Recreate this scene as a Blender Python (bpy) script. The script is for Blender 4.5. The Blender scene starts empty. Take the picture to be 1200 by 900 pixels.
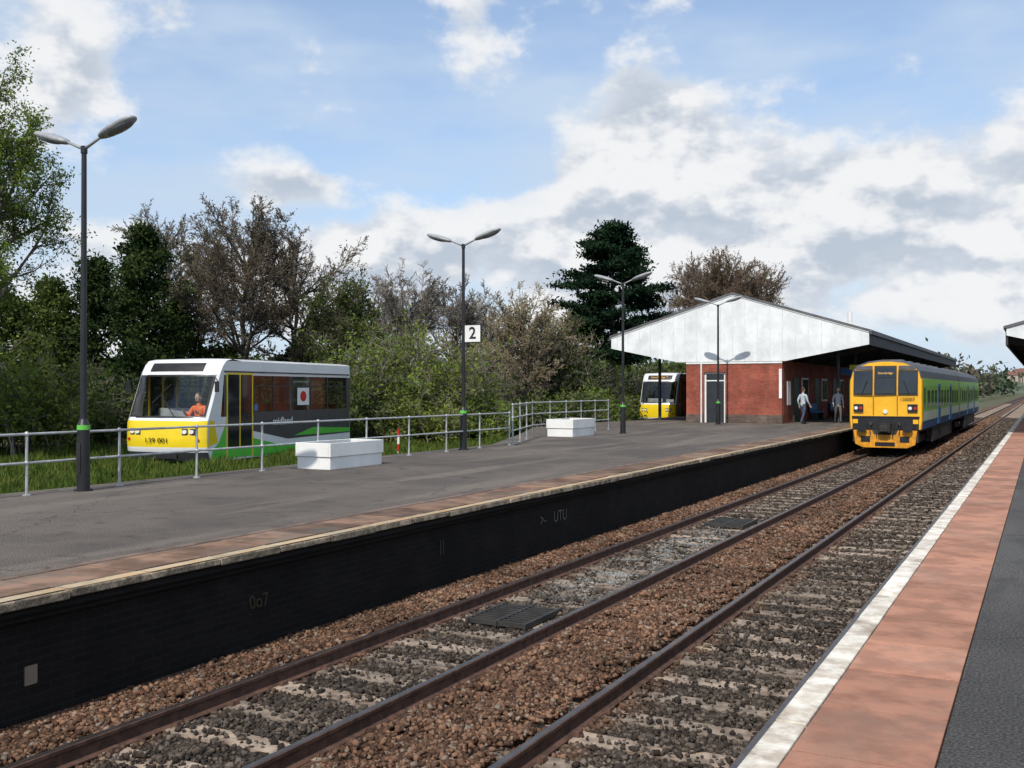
import bpy, bmesh, math, random
import numpy as np
from mathutils import Vector, Matrix
R=random.Random(7)
TH=math.atan(623/1200.0); ST,CT=math.sin(TH),math.cos(TH)
EYE=2.65; PZ=0.95
scene=bpy.context.scene
def P(px,Z):
    X=(px-600)/1200*Z
    return (-ST*Z+CT*X, CT*Z+ST*X)
# ------------------------------------------------------------------ node helpers
class NT:
    def __init__(s,tree): s.t=tree
    def n(s,ty,**k):
        nd=s.t.nodes.new(ty)
        for a,b in k.items(): setattr(nd,a,b)
        return nd
    def put(s,sock,v):
        if isinstance(v,bpy.types.NodeSocket): s.t.links.new(v,sock)
        else: sock.default_value=v
    def m(s,op,a,b=0.0,c=None,clamp=False):
        nd=s.n('ShaderNodeMath',operation=op,use_clamp=clamp)
        s.put(nd.inputs[0],a); s.put(nd.inputs[1],b)
        if c is not None: s.put(nd.inputs[2],c)
        return nd.outputs[0]
    def mix(s,f,a,b,blend='MIX'):
        nd=s.n('ShaderNodeMix',data_type='RGBA',blend_type=blend)
        s.put(nd.inputs[0],f); s.put(nd.inputs[6],a); s.put(nd.inputs[7],b)
        return nd.outputs[2]
    def noise(s,vec,scale,detail=5,rough=.55,out=0):
        nd=s.n('ShaderNodeTexNoise'); 
        if vec is not None: s.put(nd.inputs['Vector'],vec)
        nd.inputs['Scale'].default_value=scale; nd.inputs['Detail'].default_value=detail; nd.inputs['Roughness'].default_value=rough
        return nd.outputs[out]
    def sstep(s,v,a,b,lo=0.0,hi=1.0):
        nd=s.n('ShaderNodeMapRange',interpolation_type='SMOOTHSTEP')
        s.put(nd.inputs[0],v); nd.inputs[1].default_value=a; nd.inputs[2].default_value=b
        nd.inputs[3].default_value=lo; nd.inputs[4].default_value=hi
        return nd.outputs[0]
def c4(c): return (c[0],c[1],c[2],1.0)
def base_mat(name):
    m=bpy.data.materials.new(name); m.use_nodes=True
    t=NT(m.node_tree); b=m.node_tree.nodes['Principled BSDF']
    return m,t,b
def mat(name,col,rough=.6,metal=0.0,var=.15,scale=3.0,bump=0.0,bscale=40.0,col2=None,dirt=0.0,dirtcol=(.05,.04,.03),island=0.0,spec=None,lo=.35,hi=.65):
    m,t,b=base_mat(name)
    tc=t.n('ShaderNodeTexCoord').outputs['Object']
    a=c4([x*(1-var) for x in col]); bb=c4(col2) if col2 else c4([min(1,x*(1+var)) for x in col])
    f=t.sstep(t.noise(tc,scale,3,.6),lo,hi)
    c=t.mix(f,a,bb)
    if dirt>0:
        f2=t.sstep(t.noise(tc,scale*.37+.3,5,.7),.45,.75,0,dirt)
        c=t.mix(f2,c,c4(dirtcol))
    if island>0:
        ri=t.n('ShaderNodeNewGeometry').outputs['Random Per Island']
        k=t.m('MULTIPLY_ADD',ri,island*2,1-island)
        cc=t.n('ShaderNodeCombineXYZ'); 
        for i in range(3): t.put(cc.inputs[i],k)
        c=t.mix(1.0,c,cc.outputs[0],'MULTIPLY')
    t.put(b.inputs['Base Color'],c)
    b.inputs['Roughness'].default_value=rough; b.inputs['Metallic'].default_value=metal
    if spec is not None: b.inputs['Specular IOR Level'].default_value=spec
    if bump>0:
        bn=t.n('ShaderNodeBump'); bn.inputs['Strength'].default_value=bump; bn.inputs['Distance'].default_value=.02
        t.put(bn.inputs['Height'],t.noise(tc,bscale,2,.6)); t.put(b.inputs['Normal'],bn.outputs[0])
    return m
def leafmat(name,col,col2,trans=.35,island=.35,cl=1.2):
    m=bpy.data.materials.new(name); m.use_nodes=True; t=NT(m.node_tree)
    m.node_tree.nodes.clear()
    g=t.n('ShaderNodeNewGeometry')
    f=t.sstep(t.noise(g.outputs['Position'],cl,1,.6),.38,.62)
    c=t.mix(f,c4(col),c4(col2))
    k=t.m('MULTIPLY_ADD',g.outputs['Random Per Island'],island*2,1-island)
    cc=t.n('ShaderNodeCombineXYZ')
    for i in range(3): t.put(cc.inputs[i],k)
    c=t.mix(1.0,c,cc.outputs[0],'MULTIPLY')
    d=t.n('ShaderNodeBsdfDiffuse'); tr=t.n('ShaderNodeBsdfTranslucent'); t.put(d.inputs[0],c); t.put(tr.inputs[0],c)
    mx=t.n('ShaderNodeMixShader'); mx.inputs[0].default_value=trans
    t.t.links.new(d.outputs[0],mx.inputs[1]); t.t.links.new(tr.outputs[0],mx.inputs[2])
    o=t.n('ShaderNodeOutputMaterial'); t.t.links.new(mx.outputs[0],o.inputs[0])
    return m
def glassmat(name,tint,op):
    m=bpy.data.materials.new(name); m.use_nodes=True; t=NT(m.node_tree); m.node_tree.nodes.clear()
    tr=t.n('ShaderNodeBsdfTransparent'); tr.inputs[0].default_value=c4(tint)
    pr=t.n('ShaderNodeBsdfPrincipled'); pr.inputs['Base Color'].default_value=(.02,.025,.03,1); pr.inputs['Roughness'].default_value=.06
    gl=t.n('ShaderNodeBsdfGlossy'); gl.inputs['Roughness'].default_value=.04; gl.inputs[0].default_value=(.9,.95,1,1)
    lw=t.n('ShaderNodeFresnel'); lw.inputs[0].default_value=1.5
    mx=t.n('ShaderNodeMixShader'); mx.inputs[0].default_value=op
    t.t.links.new(tr.outputs[0],mx.inputs[1]); t.t.links.new(pr.outputs[0],mx.inputs[2])
    m2=t.n('ShaderNodeMixShader'); t.put(m2.inputs[0],t.m('MULTIPLY',lw.outputs[0],1.2,clamp=True))
    t.t.links.new(mx.outputs[0],m2.inputs[1]); t.t.links.new(gl.outputs[0],m2.inputs[2])
    o=t.n('ShaderNodeOutputMaterial'); t.t.links.new(m2.outputs[0],o.inputs[0])
    return m
# ------------------------------------------------------------------ mesh builder
class MB:
    def __init__(s): s.v=[]; s.f=[]; s.mi=[]; s.mats=[]
    def _m(s,m):
        if m not in s.mats: s.mats.append(m)
        return s.mats.index(m)
    def poly(s,pts,m):
        i=len(s.v); s.v+= [tuple(p) for p in pts]; s.f.append(tuple(range(i,i+len(pts)))); s.mi.append(s._m(m))
    def box(s,a,b,m,taper=1.0):
        x0,y0,z0=a; x1,y1,z1=b; i=len(s.v)
        cx,cy=(x0+x1)/2,(y0+y1)/2
        q=lambda x,y:(cx+(x-cx)*taper,cy+(y-cy)*taper)
        s.v+=[(x0,y0,z0),(x1,y0,z0),(x1,y1,z0),(x0,y1,z0)]+[(*q(x,y),z1) for x,y in((x0,y0),(x1,y0),(x1,y1),(x0,y1))]
        k=s._m(m)
        for f in((0,3,2,1),(4,5,6,7),(0,1,5,4),(1,2,6,5),(2,3,7,6),(3,0,4,7)):
            s.f.append(tuple(i+j for j in f)); s.mi.append(k)
    def prism(s,pts,axis,lo,hi,m):
        def mk(p,t):
            if axis=='y': return (p[0],t,p[1])
            if axis=='x': return (t,p[0],p[1])
            return (p[0],p[1],t)
        i=len(s.v); n=len(pts)
        s.v+=[mk(p,lo) for p in pts]+[mk(p,hi) for p in pts]; k=s._m(m)
        s.f.append(tuple(range(i,i+n))[::-1]); s.f.append(tuple(range(i+n,i+2*n))); s.mi+=[k,k]
        for j in range(n):
            j2=(j+1)%n; s.f.append((i+j,i+j2,i+n+j2,i+n+j)); s.mi.append(k)
    def cyl(s,p0,p1,r0,r1,m,n=10,cap=True):
        p0=Vector(p0);p1=Vector(p1); d=(p1-p0).normalized()
        u=d.orthogonal().normalized(); w=d.cross(u); i=len(s.v); k=s._m(m)
        for p,r in((p0,r0),(p1,r1)):
            for j in range(n):
                a=2*math.pi*j/n; q=p+(u*math.cos(a)+w*math.sin(a))*r; s.v.append(tuple(q))
        for j in range(n):
            j2=(j+1)%n; s.f.append((i+j,i+j2,i+n+j2,i+n+j)); s.mi.append(k)
        if cap:
            s.f.append(tuple(range(i,i+n))[::-1]); s.f.append(tuple(range(i+n,i+2*n))); s.mi+=[k,k]
    def ellip(s,c,ax,m,nu=12,nv=8,pw=1.0):
        i=len(s.v); k=s._m(m); A=[Vector(a) for a in ax]; c=Vector(c)
        for a in range(nv+1):
            ph=math.pi*a/nv
            for b in range(nu):
                t=2*math.pi*b/nu; sn=abs(math.sin(ph))**pw
                s.v.append(tuple(c+A[0]*math.cos(ph)+A[1]*sn*math.cos(t)+A[2]*sn*math.sin(t)))
        for a in range(nv):
            for b in range(nu):
                b2=(b+1)%nu; s.f.append((i+a*nu+b,i+a*nu+b2,i+(a+1)*nu+b2,i+(a+1)*nu+b)); s.mi.append(k)
    def grid(s,fn,us,vs,m,flip=False):
        i=len(s.v); k=s._m(m); nu=len(us)
        for v in vs:
            for u in us: s.v.append(tuple(fn(u,v)))
        for a in range(len(vs)-1):
            for b in range(nu-1):
                q=(i+a*nu+b,i+a*nu+b+1,i+(a+1)*nu+b+1,i+(a+1)*nu+b)
                s.f.append(q[::-1] if flip else q); s.mi.append(k)
    def build(s,name,loc=(0,0,0),parent=None,smooth=False,bevel=0.0,rotz=0.0,fixn=False):
        me=bpy.data.meshes.new(name); me.from_pydata(s.v,[],s.f)
        for m in s.mats: me.materials.append(m)
        me.polygons.foreach_set('material_index',s.mi)
        if fixn:
            bm=bmesh.new(); bm.from_mesh(me); bmesh.ops.remove_doubles(bm,verts=bm.verts,dist=1e-4); bmesh.ops.recalc_face_normals(bm,faces=bm.faces); bm.to_mesh(me); bm.free()
        if smooth: me.shade_smooth()
        o=bpy.data.objects.new(name,me); scene.collection.objects.link(o); o.location=loc; o.rotation_euler[2]=rotz
        if parent: o.parent=parent
        if smooth and smooth!='full':
            try:
                me.set_sharp_from_angle(angle=math.radians(38))
            except Exception: pass
        if bevel>0:
            b=o.modifiers.new('bev','BEVEL'); b.width=bevel; b.segments=2; b.limit_method='ANGLE'
        return o
def empty(name,loc=(0,0,0),rotz=0.0):
    e=bpy.data.objects.new(name,None); scene.collection.objects.link(e); e.location=loc; e.rotation_euler[2]=rotz; e.empty_display_size=.2
    return e
def text(name,body,size,loc,rot,m,parent,ext=.003,align='CENTER',bold=0):
    cu=bpy.data.curves.new(name,'FONT'); cu.body=body; cu.size=size; cu.extrude=ext; cu.align_x=align; cu.align_y='CENTER'; cu.offset=bold
    cu.materials.append(m); o=bpy.data.objects.new(name,cu); scene.collection.objects.link(o)
    o.location=loc; o.rotation_euler=rot; o.parent=parent; return o
def npmesh(name,V,F,mats,mi=None,smooth=False,parent=None,loc=(0,0,0)):
    me=bpy.data.meshes.new(name); V=np.asarray(V,dtype=np.float32); F=np.asarray(F,dtype=np.int32); k=F.shape[1]
    me.vertices.add(len(V)); me.vertices.foreach_set('co',V.ravel())
    me.loops.add(F.size); me.loops.foreach_set('vertex_index',F.ravel())
    me.polygons.add(len(F)); me.polygons.foreach_set('loop_start',np.arange(len(F),dtype=np.int32)*k)
    try: me.polygons.foreach_set('loop_total',np.full(len(F),k,dtype=np.int32))
    except Exception: pass
    for m in mats: me.materials.append(m)
    if mi is not None: me.polygons.foreach_set('material_index',np.asarray(mi,dtype=np.int32))
    me.update(calc_edges=True); me.validate()
    if smooth: me.shade_smooth()
    o=bpy.data.objects.new(name,me); scene.collection.objects.link(o); o.location=loc
    if parent: o.parent=parent
    return o
# ------------------------------------------------------------------ materials
def asphalt(name,c1,c2,patch):
    m,t,b=base_mat(name); tc=t.n('ShaderNodeTexCoord').outputs['Object']
    f=t.sstep(t.noise(tc,.35,4,.65),.38,.62); c=t.mix(f,c4(c1),c4(c2))
    sc=t.n('ShaderNodeMapping'); sc.inputs['Scale'].default_value=(1,.12,1); t.put(sc.inputs[0],tc)
    f=t.sstep(t.noise(sc.outputs[0],1.2,4,.6),.50,.66,0,.75); c=t.mix(f,c,c4(patch))
    f=t.sstep(t.noise(tc,2.2,3,.7),.54,.72,0,.55); c=t.mix(f,c,(.045,.040,.036,1))
    f=t.sstep(t.noise(tc,60,2,.6),.35,.7,.5,1.55); cc=t.n('ShaderNodeCombineXYZ')
    for i in range(3): t.put(cc.inputs[i],f)
    c=t.mix(1.0,c,cc.outputs[0],'MULTIPLY')
    vo=t.n('ShaderNodeTexVoronoi',feature='DISTANCE_TO_EDGE'); vo.inputs['Scale'].default_value=.22
    wv=t.n('ShaderNodeVectorMath',operation='ADD'); t.put(wv.inputs[0],tc); t.put(wv.inputs[1],t.noise(tc,1.5,3,.6,1)); t.put(vo.inputs['Vector'],wv.outputs[0])
    f=t.sstep(vo.outputs[0],0.0,.006,.6,0); c=t.mix(f,c,(.015,.015,.015,1))
    t.put(b.inputs['Base Color'],c); b.inputs['Roughness'].default_value=.9; b.inputs['Specular IOR Level'].default_value=.25
    bn=t.n('ShaderNodeBump'); bn.inputs['Strength'].default_value=.5; bn.inputs['Distance'].default_value=.008
    t.put(bn.inputs['Height'],t.noise(tc,110,1,.6)); t.put(b.inputs['Normal'],bn.outputs[0])
    return m
M_asph=asphalt('platform_asphalt',(.092,.078,.068),(.13,.11,.094),(.18,.152,.126))
M_asph2=asphalt('dark_asphalt',(.055,.052,.050),(.082,.077,.073),(.10,.095,.09))
M_slab=mat('red_slab',(.36,.175,.115),.85,var=.2,scale=3.5,bump=.35,bscale=60,island=.16,dirt=.6,dirtcol=(.25,.165,.125),spec=.25)
M_slab2=mat('red_slab_worn',(.175,.105,.070),.85,var=.35,scale=2.5,bump=.35,bscale=60,island=.3,dirt=1.0,dirtcol=(.135,.115,.095),spec=.25)
M_white=mat('worn_white_paint',(.60,.52,.42),.8,var=.12,scale=6,bump=.3,bscale=50,col2=(.78,.73,.64),dirt=.95,dirtcol=(.24,.17,.11),island=.1)
M_cream=mat('worn_cream_coping',(.60,.50,.34),.85,var=.3,scale=3,bump=.4,bscale=40,col2=(.46,.30,.15),dirt=.7,dirtcol=(.24,.16,.09),island=.15)
M_coping=mat('coping_stone',(.28,.22,.155),.9,var=.45,scale=7,bump=.8,bscale=25,dirt=1.0,dirtcol=(.04,.032,.025),island=.2)
M_sleeper=mat('concrete_sleeper',(.29,.225,.17),.9,var=.3,scale=7,bump=.4,bscale=45,dirt=.95,dirtcol=(.11,.068,.045),island=.3)
M_rail=mat('rusty_rail',(.085,.042,.027),.8,var=.35,scale=9,bump=.2)
M_railtop=mat('rail_head_steel',(.13,.11,.10),.4,metal=.8,var=.2,scale=5)
M_black=mat('black_paint',(.012,.012,.014),.45,var=.3)
M_blackm=mat('black_rubber',(.015,.015,.016),.8,var=.3)
M_galv=mat('galvanised_steel',(.42,.43,.43),.5,metal=.35,var=.15,scale=6)
M_lampgrey=mat('lamp_head_grey',(.30,.31,.32),.45,var=.15,scale=5)
M_lampdk=mat('lamp_lens',(.16,.165,.17),.3,var=.1)
M_green=mat('green_band',(.10,.42,.05),.5,var=.1)
M_wpaint=mat('white_paint',(.78,.78,.76),.55,var=.06,scale=2,dirt=.4,dirtcol=(.38,.36,.31))
M_offw=mat('white_panel',(.74,.76,.76),.65,var=.07,scale=1.2,dirt=.5,dirtcol=(.42,.44,.44))
M_soil=mat('soil',(.06,.04,.025),.95,var=.4,scale=8,bump=.6,bscale=20)
M_vwhite=mat('vehicle_white',(.74,.75,.75),.22,var=.03,scale=1,dirt=.2,dirtcol=(.4,.38,.34))
M_vyellow=mat('vehicle_yellow',(.82,.60,.02),.25,var=.05,scale=1)
M_tyellow=mat('train_yellow',(.82,.42,.012),.35,var=.06,scale=2,dirt=.3,dirtcol=(.4,.22,.03))
M_torange=mat('train_orange_valance',(.66,.28,.01),.5,var=.2,scale=4,dirt=.6,dirtcol=(.14,.08,.03))
M_vgreen=mat('vehicle_green',(.10,.50,.06),.28,var=.05)
M_lime=mat('train_lime',(.32,.66,.12),.35,var=.08,dirt=.25)
M_tblue=mat('train_blue',(.05,.20,.48),.35,var=.1)
M_tpale=mat('train_pale',(.66,.78,.60),.35)
M_vgrey=mat('vehicle_dark_grey',(.055,.06,.065),.3,var=.1)
M_vdkglass=mat('dark_window_glass',(.012,.016,.018),.06,var=.4,scale=.8,spec=.8)
M_roofgrey=mat('train_roof',(.055,.06,.07),.6,var=.25,scale=3)
M_under=mat('underframe',(.035,.03,.027),.8,var=.4,scale=5)
M_lens=mat('lamp_glass',(.75,.75,.7),.15,var=.05)
M_red=mat('red_lens',(.5,.02,.015),.2,var=.1)
M_glass=glassmat('windscreen_glass',(.85,.90,.90),.05)
M_sglass=glassmat('tinted_side_glass',(.50,.58,.52),.12)
M_interior=mat('vehicle_interior',(.36,.36,.35),.7,var=.2)
M_seat=mat('seat_fabric',(.40,.12,.03),.8,var=.3,scale=12)
M_amber=mat('amber_text',(.9,.45,.03),.5)
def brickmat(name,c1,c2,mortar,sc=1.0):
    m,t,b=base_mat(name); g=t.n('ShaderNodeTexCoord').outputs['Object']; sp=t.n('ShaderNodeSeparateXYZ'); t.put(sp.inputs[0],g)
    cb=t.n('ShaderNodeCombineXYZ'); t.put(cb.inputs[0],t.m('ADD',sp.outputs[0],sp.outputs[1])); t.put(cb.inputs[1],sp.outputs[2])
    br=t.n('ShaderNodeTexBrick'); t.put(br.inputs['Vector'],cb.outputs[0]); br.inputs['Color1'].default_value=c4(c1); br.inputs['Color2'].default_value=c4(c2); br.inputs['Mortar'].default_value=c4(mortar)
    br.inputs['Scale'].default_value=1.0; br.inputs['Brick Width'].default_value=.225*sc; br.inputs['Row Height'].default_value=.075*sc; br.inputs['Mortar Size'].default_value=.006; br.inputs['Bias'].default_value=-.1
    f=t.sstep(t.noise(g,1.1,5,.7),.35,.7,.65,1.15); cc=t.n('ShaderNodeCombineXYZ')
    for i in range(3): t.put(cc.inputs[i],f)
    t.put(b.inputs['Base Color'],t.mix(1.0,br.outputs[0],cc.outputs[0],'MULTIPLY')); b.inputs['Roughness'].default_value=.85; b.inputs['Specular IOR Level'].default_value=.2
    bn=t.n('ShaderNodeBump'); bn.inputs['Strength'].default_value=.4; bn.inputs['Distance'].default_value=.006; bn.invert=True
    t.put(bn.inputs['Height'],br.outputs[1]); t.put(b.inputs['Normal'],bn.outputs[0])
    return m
M_brick=brickmat('red_brick',(.38,.095,.06),(.28,.07,.045),(.22,.14,.11))
M_brickdk=brickmat('plinth_brick',(.10,.07,.06),(.16,.11,.09),(.2,.17,.14))
M_wall=brickmat('black_platform_brick',(.013,.011,.010),(.008,.007,.0065),(.018,.016,.014))  # near-black brick tones for the platform walls
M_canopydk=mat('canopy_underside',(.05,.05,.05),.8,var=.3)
M_rooft=mat('roof_sheeting',(.10,.10,.105),.7,var=.25,scale=1.5)
M_bark=mat('bark',(.10,.085,.07),.9,var=.4,scale=3,bump=.4,bscale=12)
M_twig=mat('twig_brown',(.12,.095,.07),.9,var=.3,scale=.7)
M_twiggrey=mat('twig_grey',(.20,.175,.145),.9,var=.3,scale=.7)
M_twigtan=mat('twig_tan',(.29,.235,.16),.9,var=.3,scale=.7)
M_twigred=mat('twig_redbrown',(.15,.105,.075),.9,var=.3,scale=.7)
M_lfresh=leafmat('leaf_fresh',(.11,.165,.03),(.18,.245,.055),.4)
M_lyel=leafmat('leaf_yellow_green',(.15,.185,.035),(.23,.26,.07),.4)
M_ldark=leafmat('leaf_dark',(.018,.034,.013),(.050,.072,.024),.2,cl=.8)
M_lmid=leafmat('leaf_mid',(.045,.070,.02),(.10,.13,.036),.3,cl=.8)
M_lpine=leafmat('leaf_pine',(.008,.020,.012),(.020,.040,.020),.1,cl=.7)
M_lbrown=leafmat('leaf_brown',(.11,.09,.04),(.17,.14,.065),.3)
M_gr=leafmat('grass_blades',(.06,.10,.02),(.12,.15,.035),.3,cl=2)
# ------------------------------------------------------------------ world
sel=math.radians(47); sd=Vector((-.10,1.0,0)).normalized()*math.cos(sel); sd.z=-math.sin(sel)
w=bpy.data.worlds.new('World'); scene.world=w; w.use_nodes=True
t=NT(w.node_tree); w.node_tree.nodes.clear()
sky=t.n('ShaderNodeTexSky',sky_type='NISHITA'); sky.sun_disc=False; sky.sun_elevation=sel; sky.sun_rotation=math.atan2(-sd.x,-sd.y)
sky.air_density=1.0; sky.dust_density=.5; sky.ozone_density=1.5
tc=t.n('ShaderNodeTexCoord').outputs['Generated']; sp=t.n('ShaderNodeSeparateXYZ'); t.put(sp.inputs[0],tc)
A=t.m('ARCTAN2',sp.outputs[0],sp.outputs[1]); E=t.m('ARCSINE',sp.outputs[2])
def AE(px,py): return (-TH+math.atan((px-600)/1200), math.atan((456-py)/math.hypot(1200,px-600)))
def vec(dA,dE):
    cb=t.n('ShaderNodeCombineXYZ'); t.put(cb.inputs[0],t.m('ADD',A,dA)); t.put(cb.inputs[1],t.m('MULTIPLY',t.m('ADD',E,dE),1.5)); cb.inputs[2].default_value=3.7
    return cb.outputs[0]
def gauss(px,py,rx,ry,amp):
    a,e=AE(px,py)
    u=t.m('MULTIPLY',t.m('SUBTRACT',A,a),1200/rx); v=t.m('MULTIPLY',t.m('SUBTRACT',E,e),1200/ry)
    q=t.m('MULTIPLY_ADD',u,u,t.m('MULTIPLY',v,v))
    return t.m('MULTIPLY',t.m('EXPONENT',t.m('MULTIPLY',q,-1.0)),amp)
def lo_(v): return t.noise(v,11,4,.55)
bias=None
for g in [(752,140,72,58,.22),(740,225,130,45,.14),(960,225,300,62,.15),(1000,330,420,80,.15),(560,310,330,60,.12),(352,218,55,22,.20),
          (92,110,70,50,.18),(230,320,350,60,.11),(960,50,260,50,-.10),(430,80,330,60,-.03)]:
    q=gauss(*g); bias=q if bias is None else t.m('ADD',bias,q)
v0=vec(0.0,0.0); l0=lo_(v0); l1=lo_(vec(-.006,.024)); big=t.noise(v0,5.5,1,.5); fine=t.noise(v0,32,5,.62)
d0=t.m('ADD',t.m('MULTIPLY_ADD',l0,.36,t.m('MULTIPLY_ADD',fine,.14,t.m('MULTIPLY',big,.40))),bias)
maskc=t.sstep(d0,.465,.555)
fe=t.m('MULTIPLY_ADD',fine,.32,t.m('MULTIPLY',t.m('SUBTRACT',l0,l1),1.5))
lit=t.sstep(fe,-.05,.27)
ccol=t.mix(lit,(.55,.62,.72,1),(.97,.975,.985,1))
thin=t.sstep(d0,.48,.62,.7,0.0)
ccol=t.mix(thin,ccol,(.84,.89,.96,1))
hz=t.n('ShaderNodeCombineXYZ'); t.put(hz.inputs[0],A); t.put(hz.inputs[1],t.m('MULTIPLY',E,3.0)); hz.inputs[2].default_value=9.1
hf=t.sstep(t.noise(hz.outputs[0],3.2,4,.55),.34,.66,.30,.95)
lowh=t.sstep(E,0.0,.25,.9,0.0)
hf=t.m('MAXIMUM',hf,lowh)
b1=t.n('ShaderNodeBackground'); t.put(b1.inputs[0],t.mix(1.0,sky.outputs[0],(1.0,1.05,1.12,1),'MULTIPLY')); b1.inputs[1].default_value=.15
b2=t.n('ShaderNodeBackground'); b2.inputs[0].default_value=(.60,.73,.90,1); b2.inputs[1].default_value=.95
b3=t.n('ShaderNodeBackground'); t.put(b3.inputs[0],ccol); b3.inputs[1].default_value=.93
mx=t.n('ShaderNodeMixShader'); t.put(mx.inputs[0],hf); t.t.links.new(b1.outputs[0],mx.inputs[1]); t.t.links.new(b2.outputs[0],mx.inputs[2])
mx2=t.n('ShaderNodeMixShader'); t.put(mx2.inputs[0],t.m('MULTIPLY',maskc,.97)); t.t.links.new(mx.outputs[0],mx2.inputs[1]); t.t.links.new(b3.outputs[0],mx2.inputs[2])
o=t.n('ShaderNodeOutputWorld'); t.t.links.new(mx2.outputs[0],o.inputs[0])
sl=bpy.data.lights.new('sun','SUN'); sl.energy=4.0; sl.angle=math.radians(.6); sl.color=(1,.94,.85)
so=bpy.data.objects.new('sun',sl); scene.collection.objects.link(so); so.rotation_euler=sd.to_track_quat('-Z','Y').to_euler(); so.location=(20,-30,40)
cam=bpy.data.cameras.new('camera'); cam.lens=36; cam.sensor_width=36; cam.clip_end=6000; cam.clip_start=.05
co=bpy.data.objects.new('camera',cam); scene.collection.objects.link(co); co.location=(0,0,EYE); co.rotation_euler=(math.radians(90)+math.atan(6/1200),0,TH); scene.camera=co
scene.view_settings.view_transform='Standard'; scene.view_settings.look='None'; scene.view_settings.exposure=0
# ------------------------------------------------------------------ ground
M_ground=mat('ground_grass',(.055,.075,.022),.95,var=.35,scale=.4,col2=(.10,.095,.04),dirt=.5,dirtcol=(.09,.065,.04),bump=.5,bscale=6)
gb=MB()
xs=[-3000,-1200,-500,-200,-90,-45,-27,-26,-22,-16,-15.2,-14.6,-9,0,6,20,60,200,800,3000]
ys=[-3000,-800,-200,-50,-10,0,10,20,30,40,60,90,130,200,300,450,700,1200,3000]
def gh(x,y):
    z=-.45
    if x<=-15.2: z=.32
    if x<-29: z=.32+min(.6,(-29-x)*.03)
    if y>250: z-= .5
    return z
gb.grid(lambda u,v:(u,v,gh(u,v)),xs,ys,M_ground); gb.build('ground')
M_hill=mat('hill_green',(.055,.078,.05),.95,var=.3,scale=.012,col2=(.095,.11,.065))
hb=MB()
def hh(a,r):
    b=math.radians(a)
    return 14+10*math.sin(b*5+1)+5*math.sin(b*17+2)+3*math.sin(b*41)
def hill(u,v):
    a=math.radians(u); r=700+v*400
    z=[-2,.75,1.0,.4][v]*hh(u,r) if v else -4
    return (r*math.sin(a),r*math.cos(a),z)
hb.grid(hill,list(range(-110,70,1)),[0,1,2,3],M_hill); hb.build('hills',smooth='full')
# ------------------------------------------------------------------ track bed
rng=np.random.default_rng(3)
XR=[-1.93,-3.43,-4.96,-6.46]; TCs=[-2.68,-5.71]
def ballast_mat(name,bump):
    m,t,b=base_mat(name); g=t.n('ShaderNodeNewGeometry'); pos=g.outputs['Position']; sp=t.n('ShaderNodeSeparateXYZ'); t.put(sp.inputs[0],pos)
    nz=t.noise(pos,1.1,3,.6); xx=t.m('ADD',sp.outputs[0],t.m('MULTIPLY_ADD',nz,1.1,-.55))
    k=t.m('SUBTRACT',1.0,t.sstep(t.m('ABSOLUTE',t.m('ADD',xx,5.71)),.45,.85)); k=t.m('MAXIMUM',k,t.m('SUBTRACT',1.0,t.sstep(t.m('ABSOLUTE',t.m('ADD',xx,2.3)),.75,1.2)))
    ri=g.outputs['Random Per Island']
    br=t.mix(t.m('POWER',ri,1.6),(.062,.034,.022,1),(.27,.15,.092,1)); gr=t.mix(t.m('POWER',ri,2.2),(.030,.025,.021,1),(.16,.135,.11,1))
    if not bump:
        ri2=t.m('FRACT',t.m('MULTIPLY',ri,37.0)); br=t.mix(t.sstep(ri2,.88,.92,0,.7),br,(.28,.23,.18,1))
    c=t.mix(t.m('MULTIPLY',k,.9),br,gr)
    st=t.m('MULTIPLY',t.m('MULTIPLY',t.sstep(t.m('ABSOLUTE',t.m('ADD',sp.outputs[1],-16.5)),2.0,5.5,1.0,0.0),t.sstep(t.m('ABSOLUTE',t.m('ADD',sp.outputs[0],5.75)),.2,.7,1.0,0.0)),t.sstep(t.noise(pos,4,3,.7),.47,.6))
    c=t.mix(t.m('MULTIPLY',st,.6),c,(.42,.42,.40,1))
    dr=t.sstep(t.noise(pos,.55,3,.6),.35,.7,.7,1.2); cc=t.n('ShaderNodeCombineXYZ')
    for i in range(3): t.put(cc.inputs[i],dr)
    c=t.mix(1.0,c,cc.outputs[0],'MULTIPLY')
    if bump:
        f=t.sstep(t.noise(pos,30,2,.6),.35,.65,.35,1.2); cc=t.n('ShaderNodeCombineXYZ')
        for i in range(3): t.put(cc.inputs[i],f)
        c=t.mix(1.0,c,cc.outputs[0],'MULTIPLY')
    t.put(b.inputs['Base Color'],c); b.inputs['Roughness'].default_value=.9; b.inputs['Specular IOR Level'].default_value=.2
    return m
M_bal=ballast_mat('ballast_bed',True); M_stone=ballast_mat('ballast_stones',False)
def bz(x):
    z=-.17
    if -4.75<x<-3.65: z=-.10
    if x<-6.75: z=-.13
    return z
bb=MB(); bx=[-7.6,-7.0,-6.7,-6.5,-5,-4.7,-4.2,-3.65,-3.4,-2,-1.1]
bb.grid(lambda u,v:(u,v,bz(u)),bx,[-8+i*4 for i in range(60)]+[300,420,600],M_bal); bb.build('ballast_bed')
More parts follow.
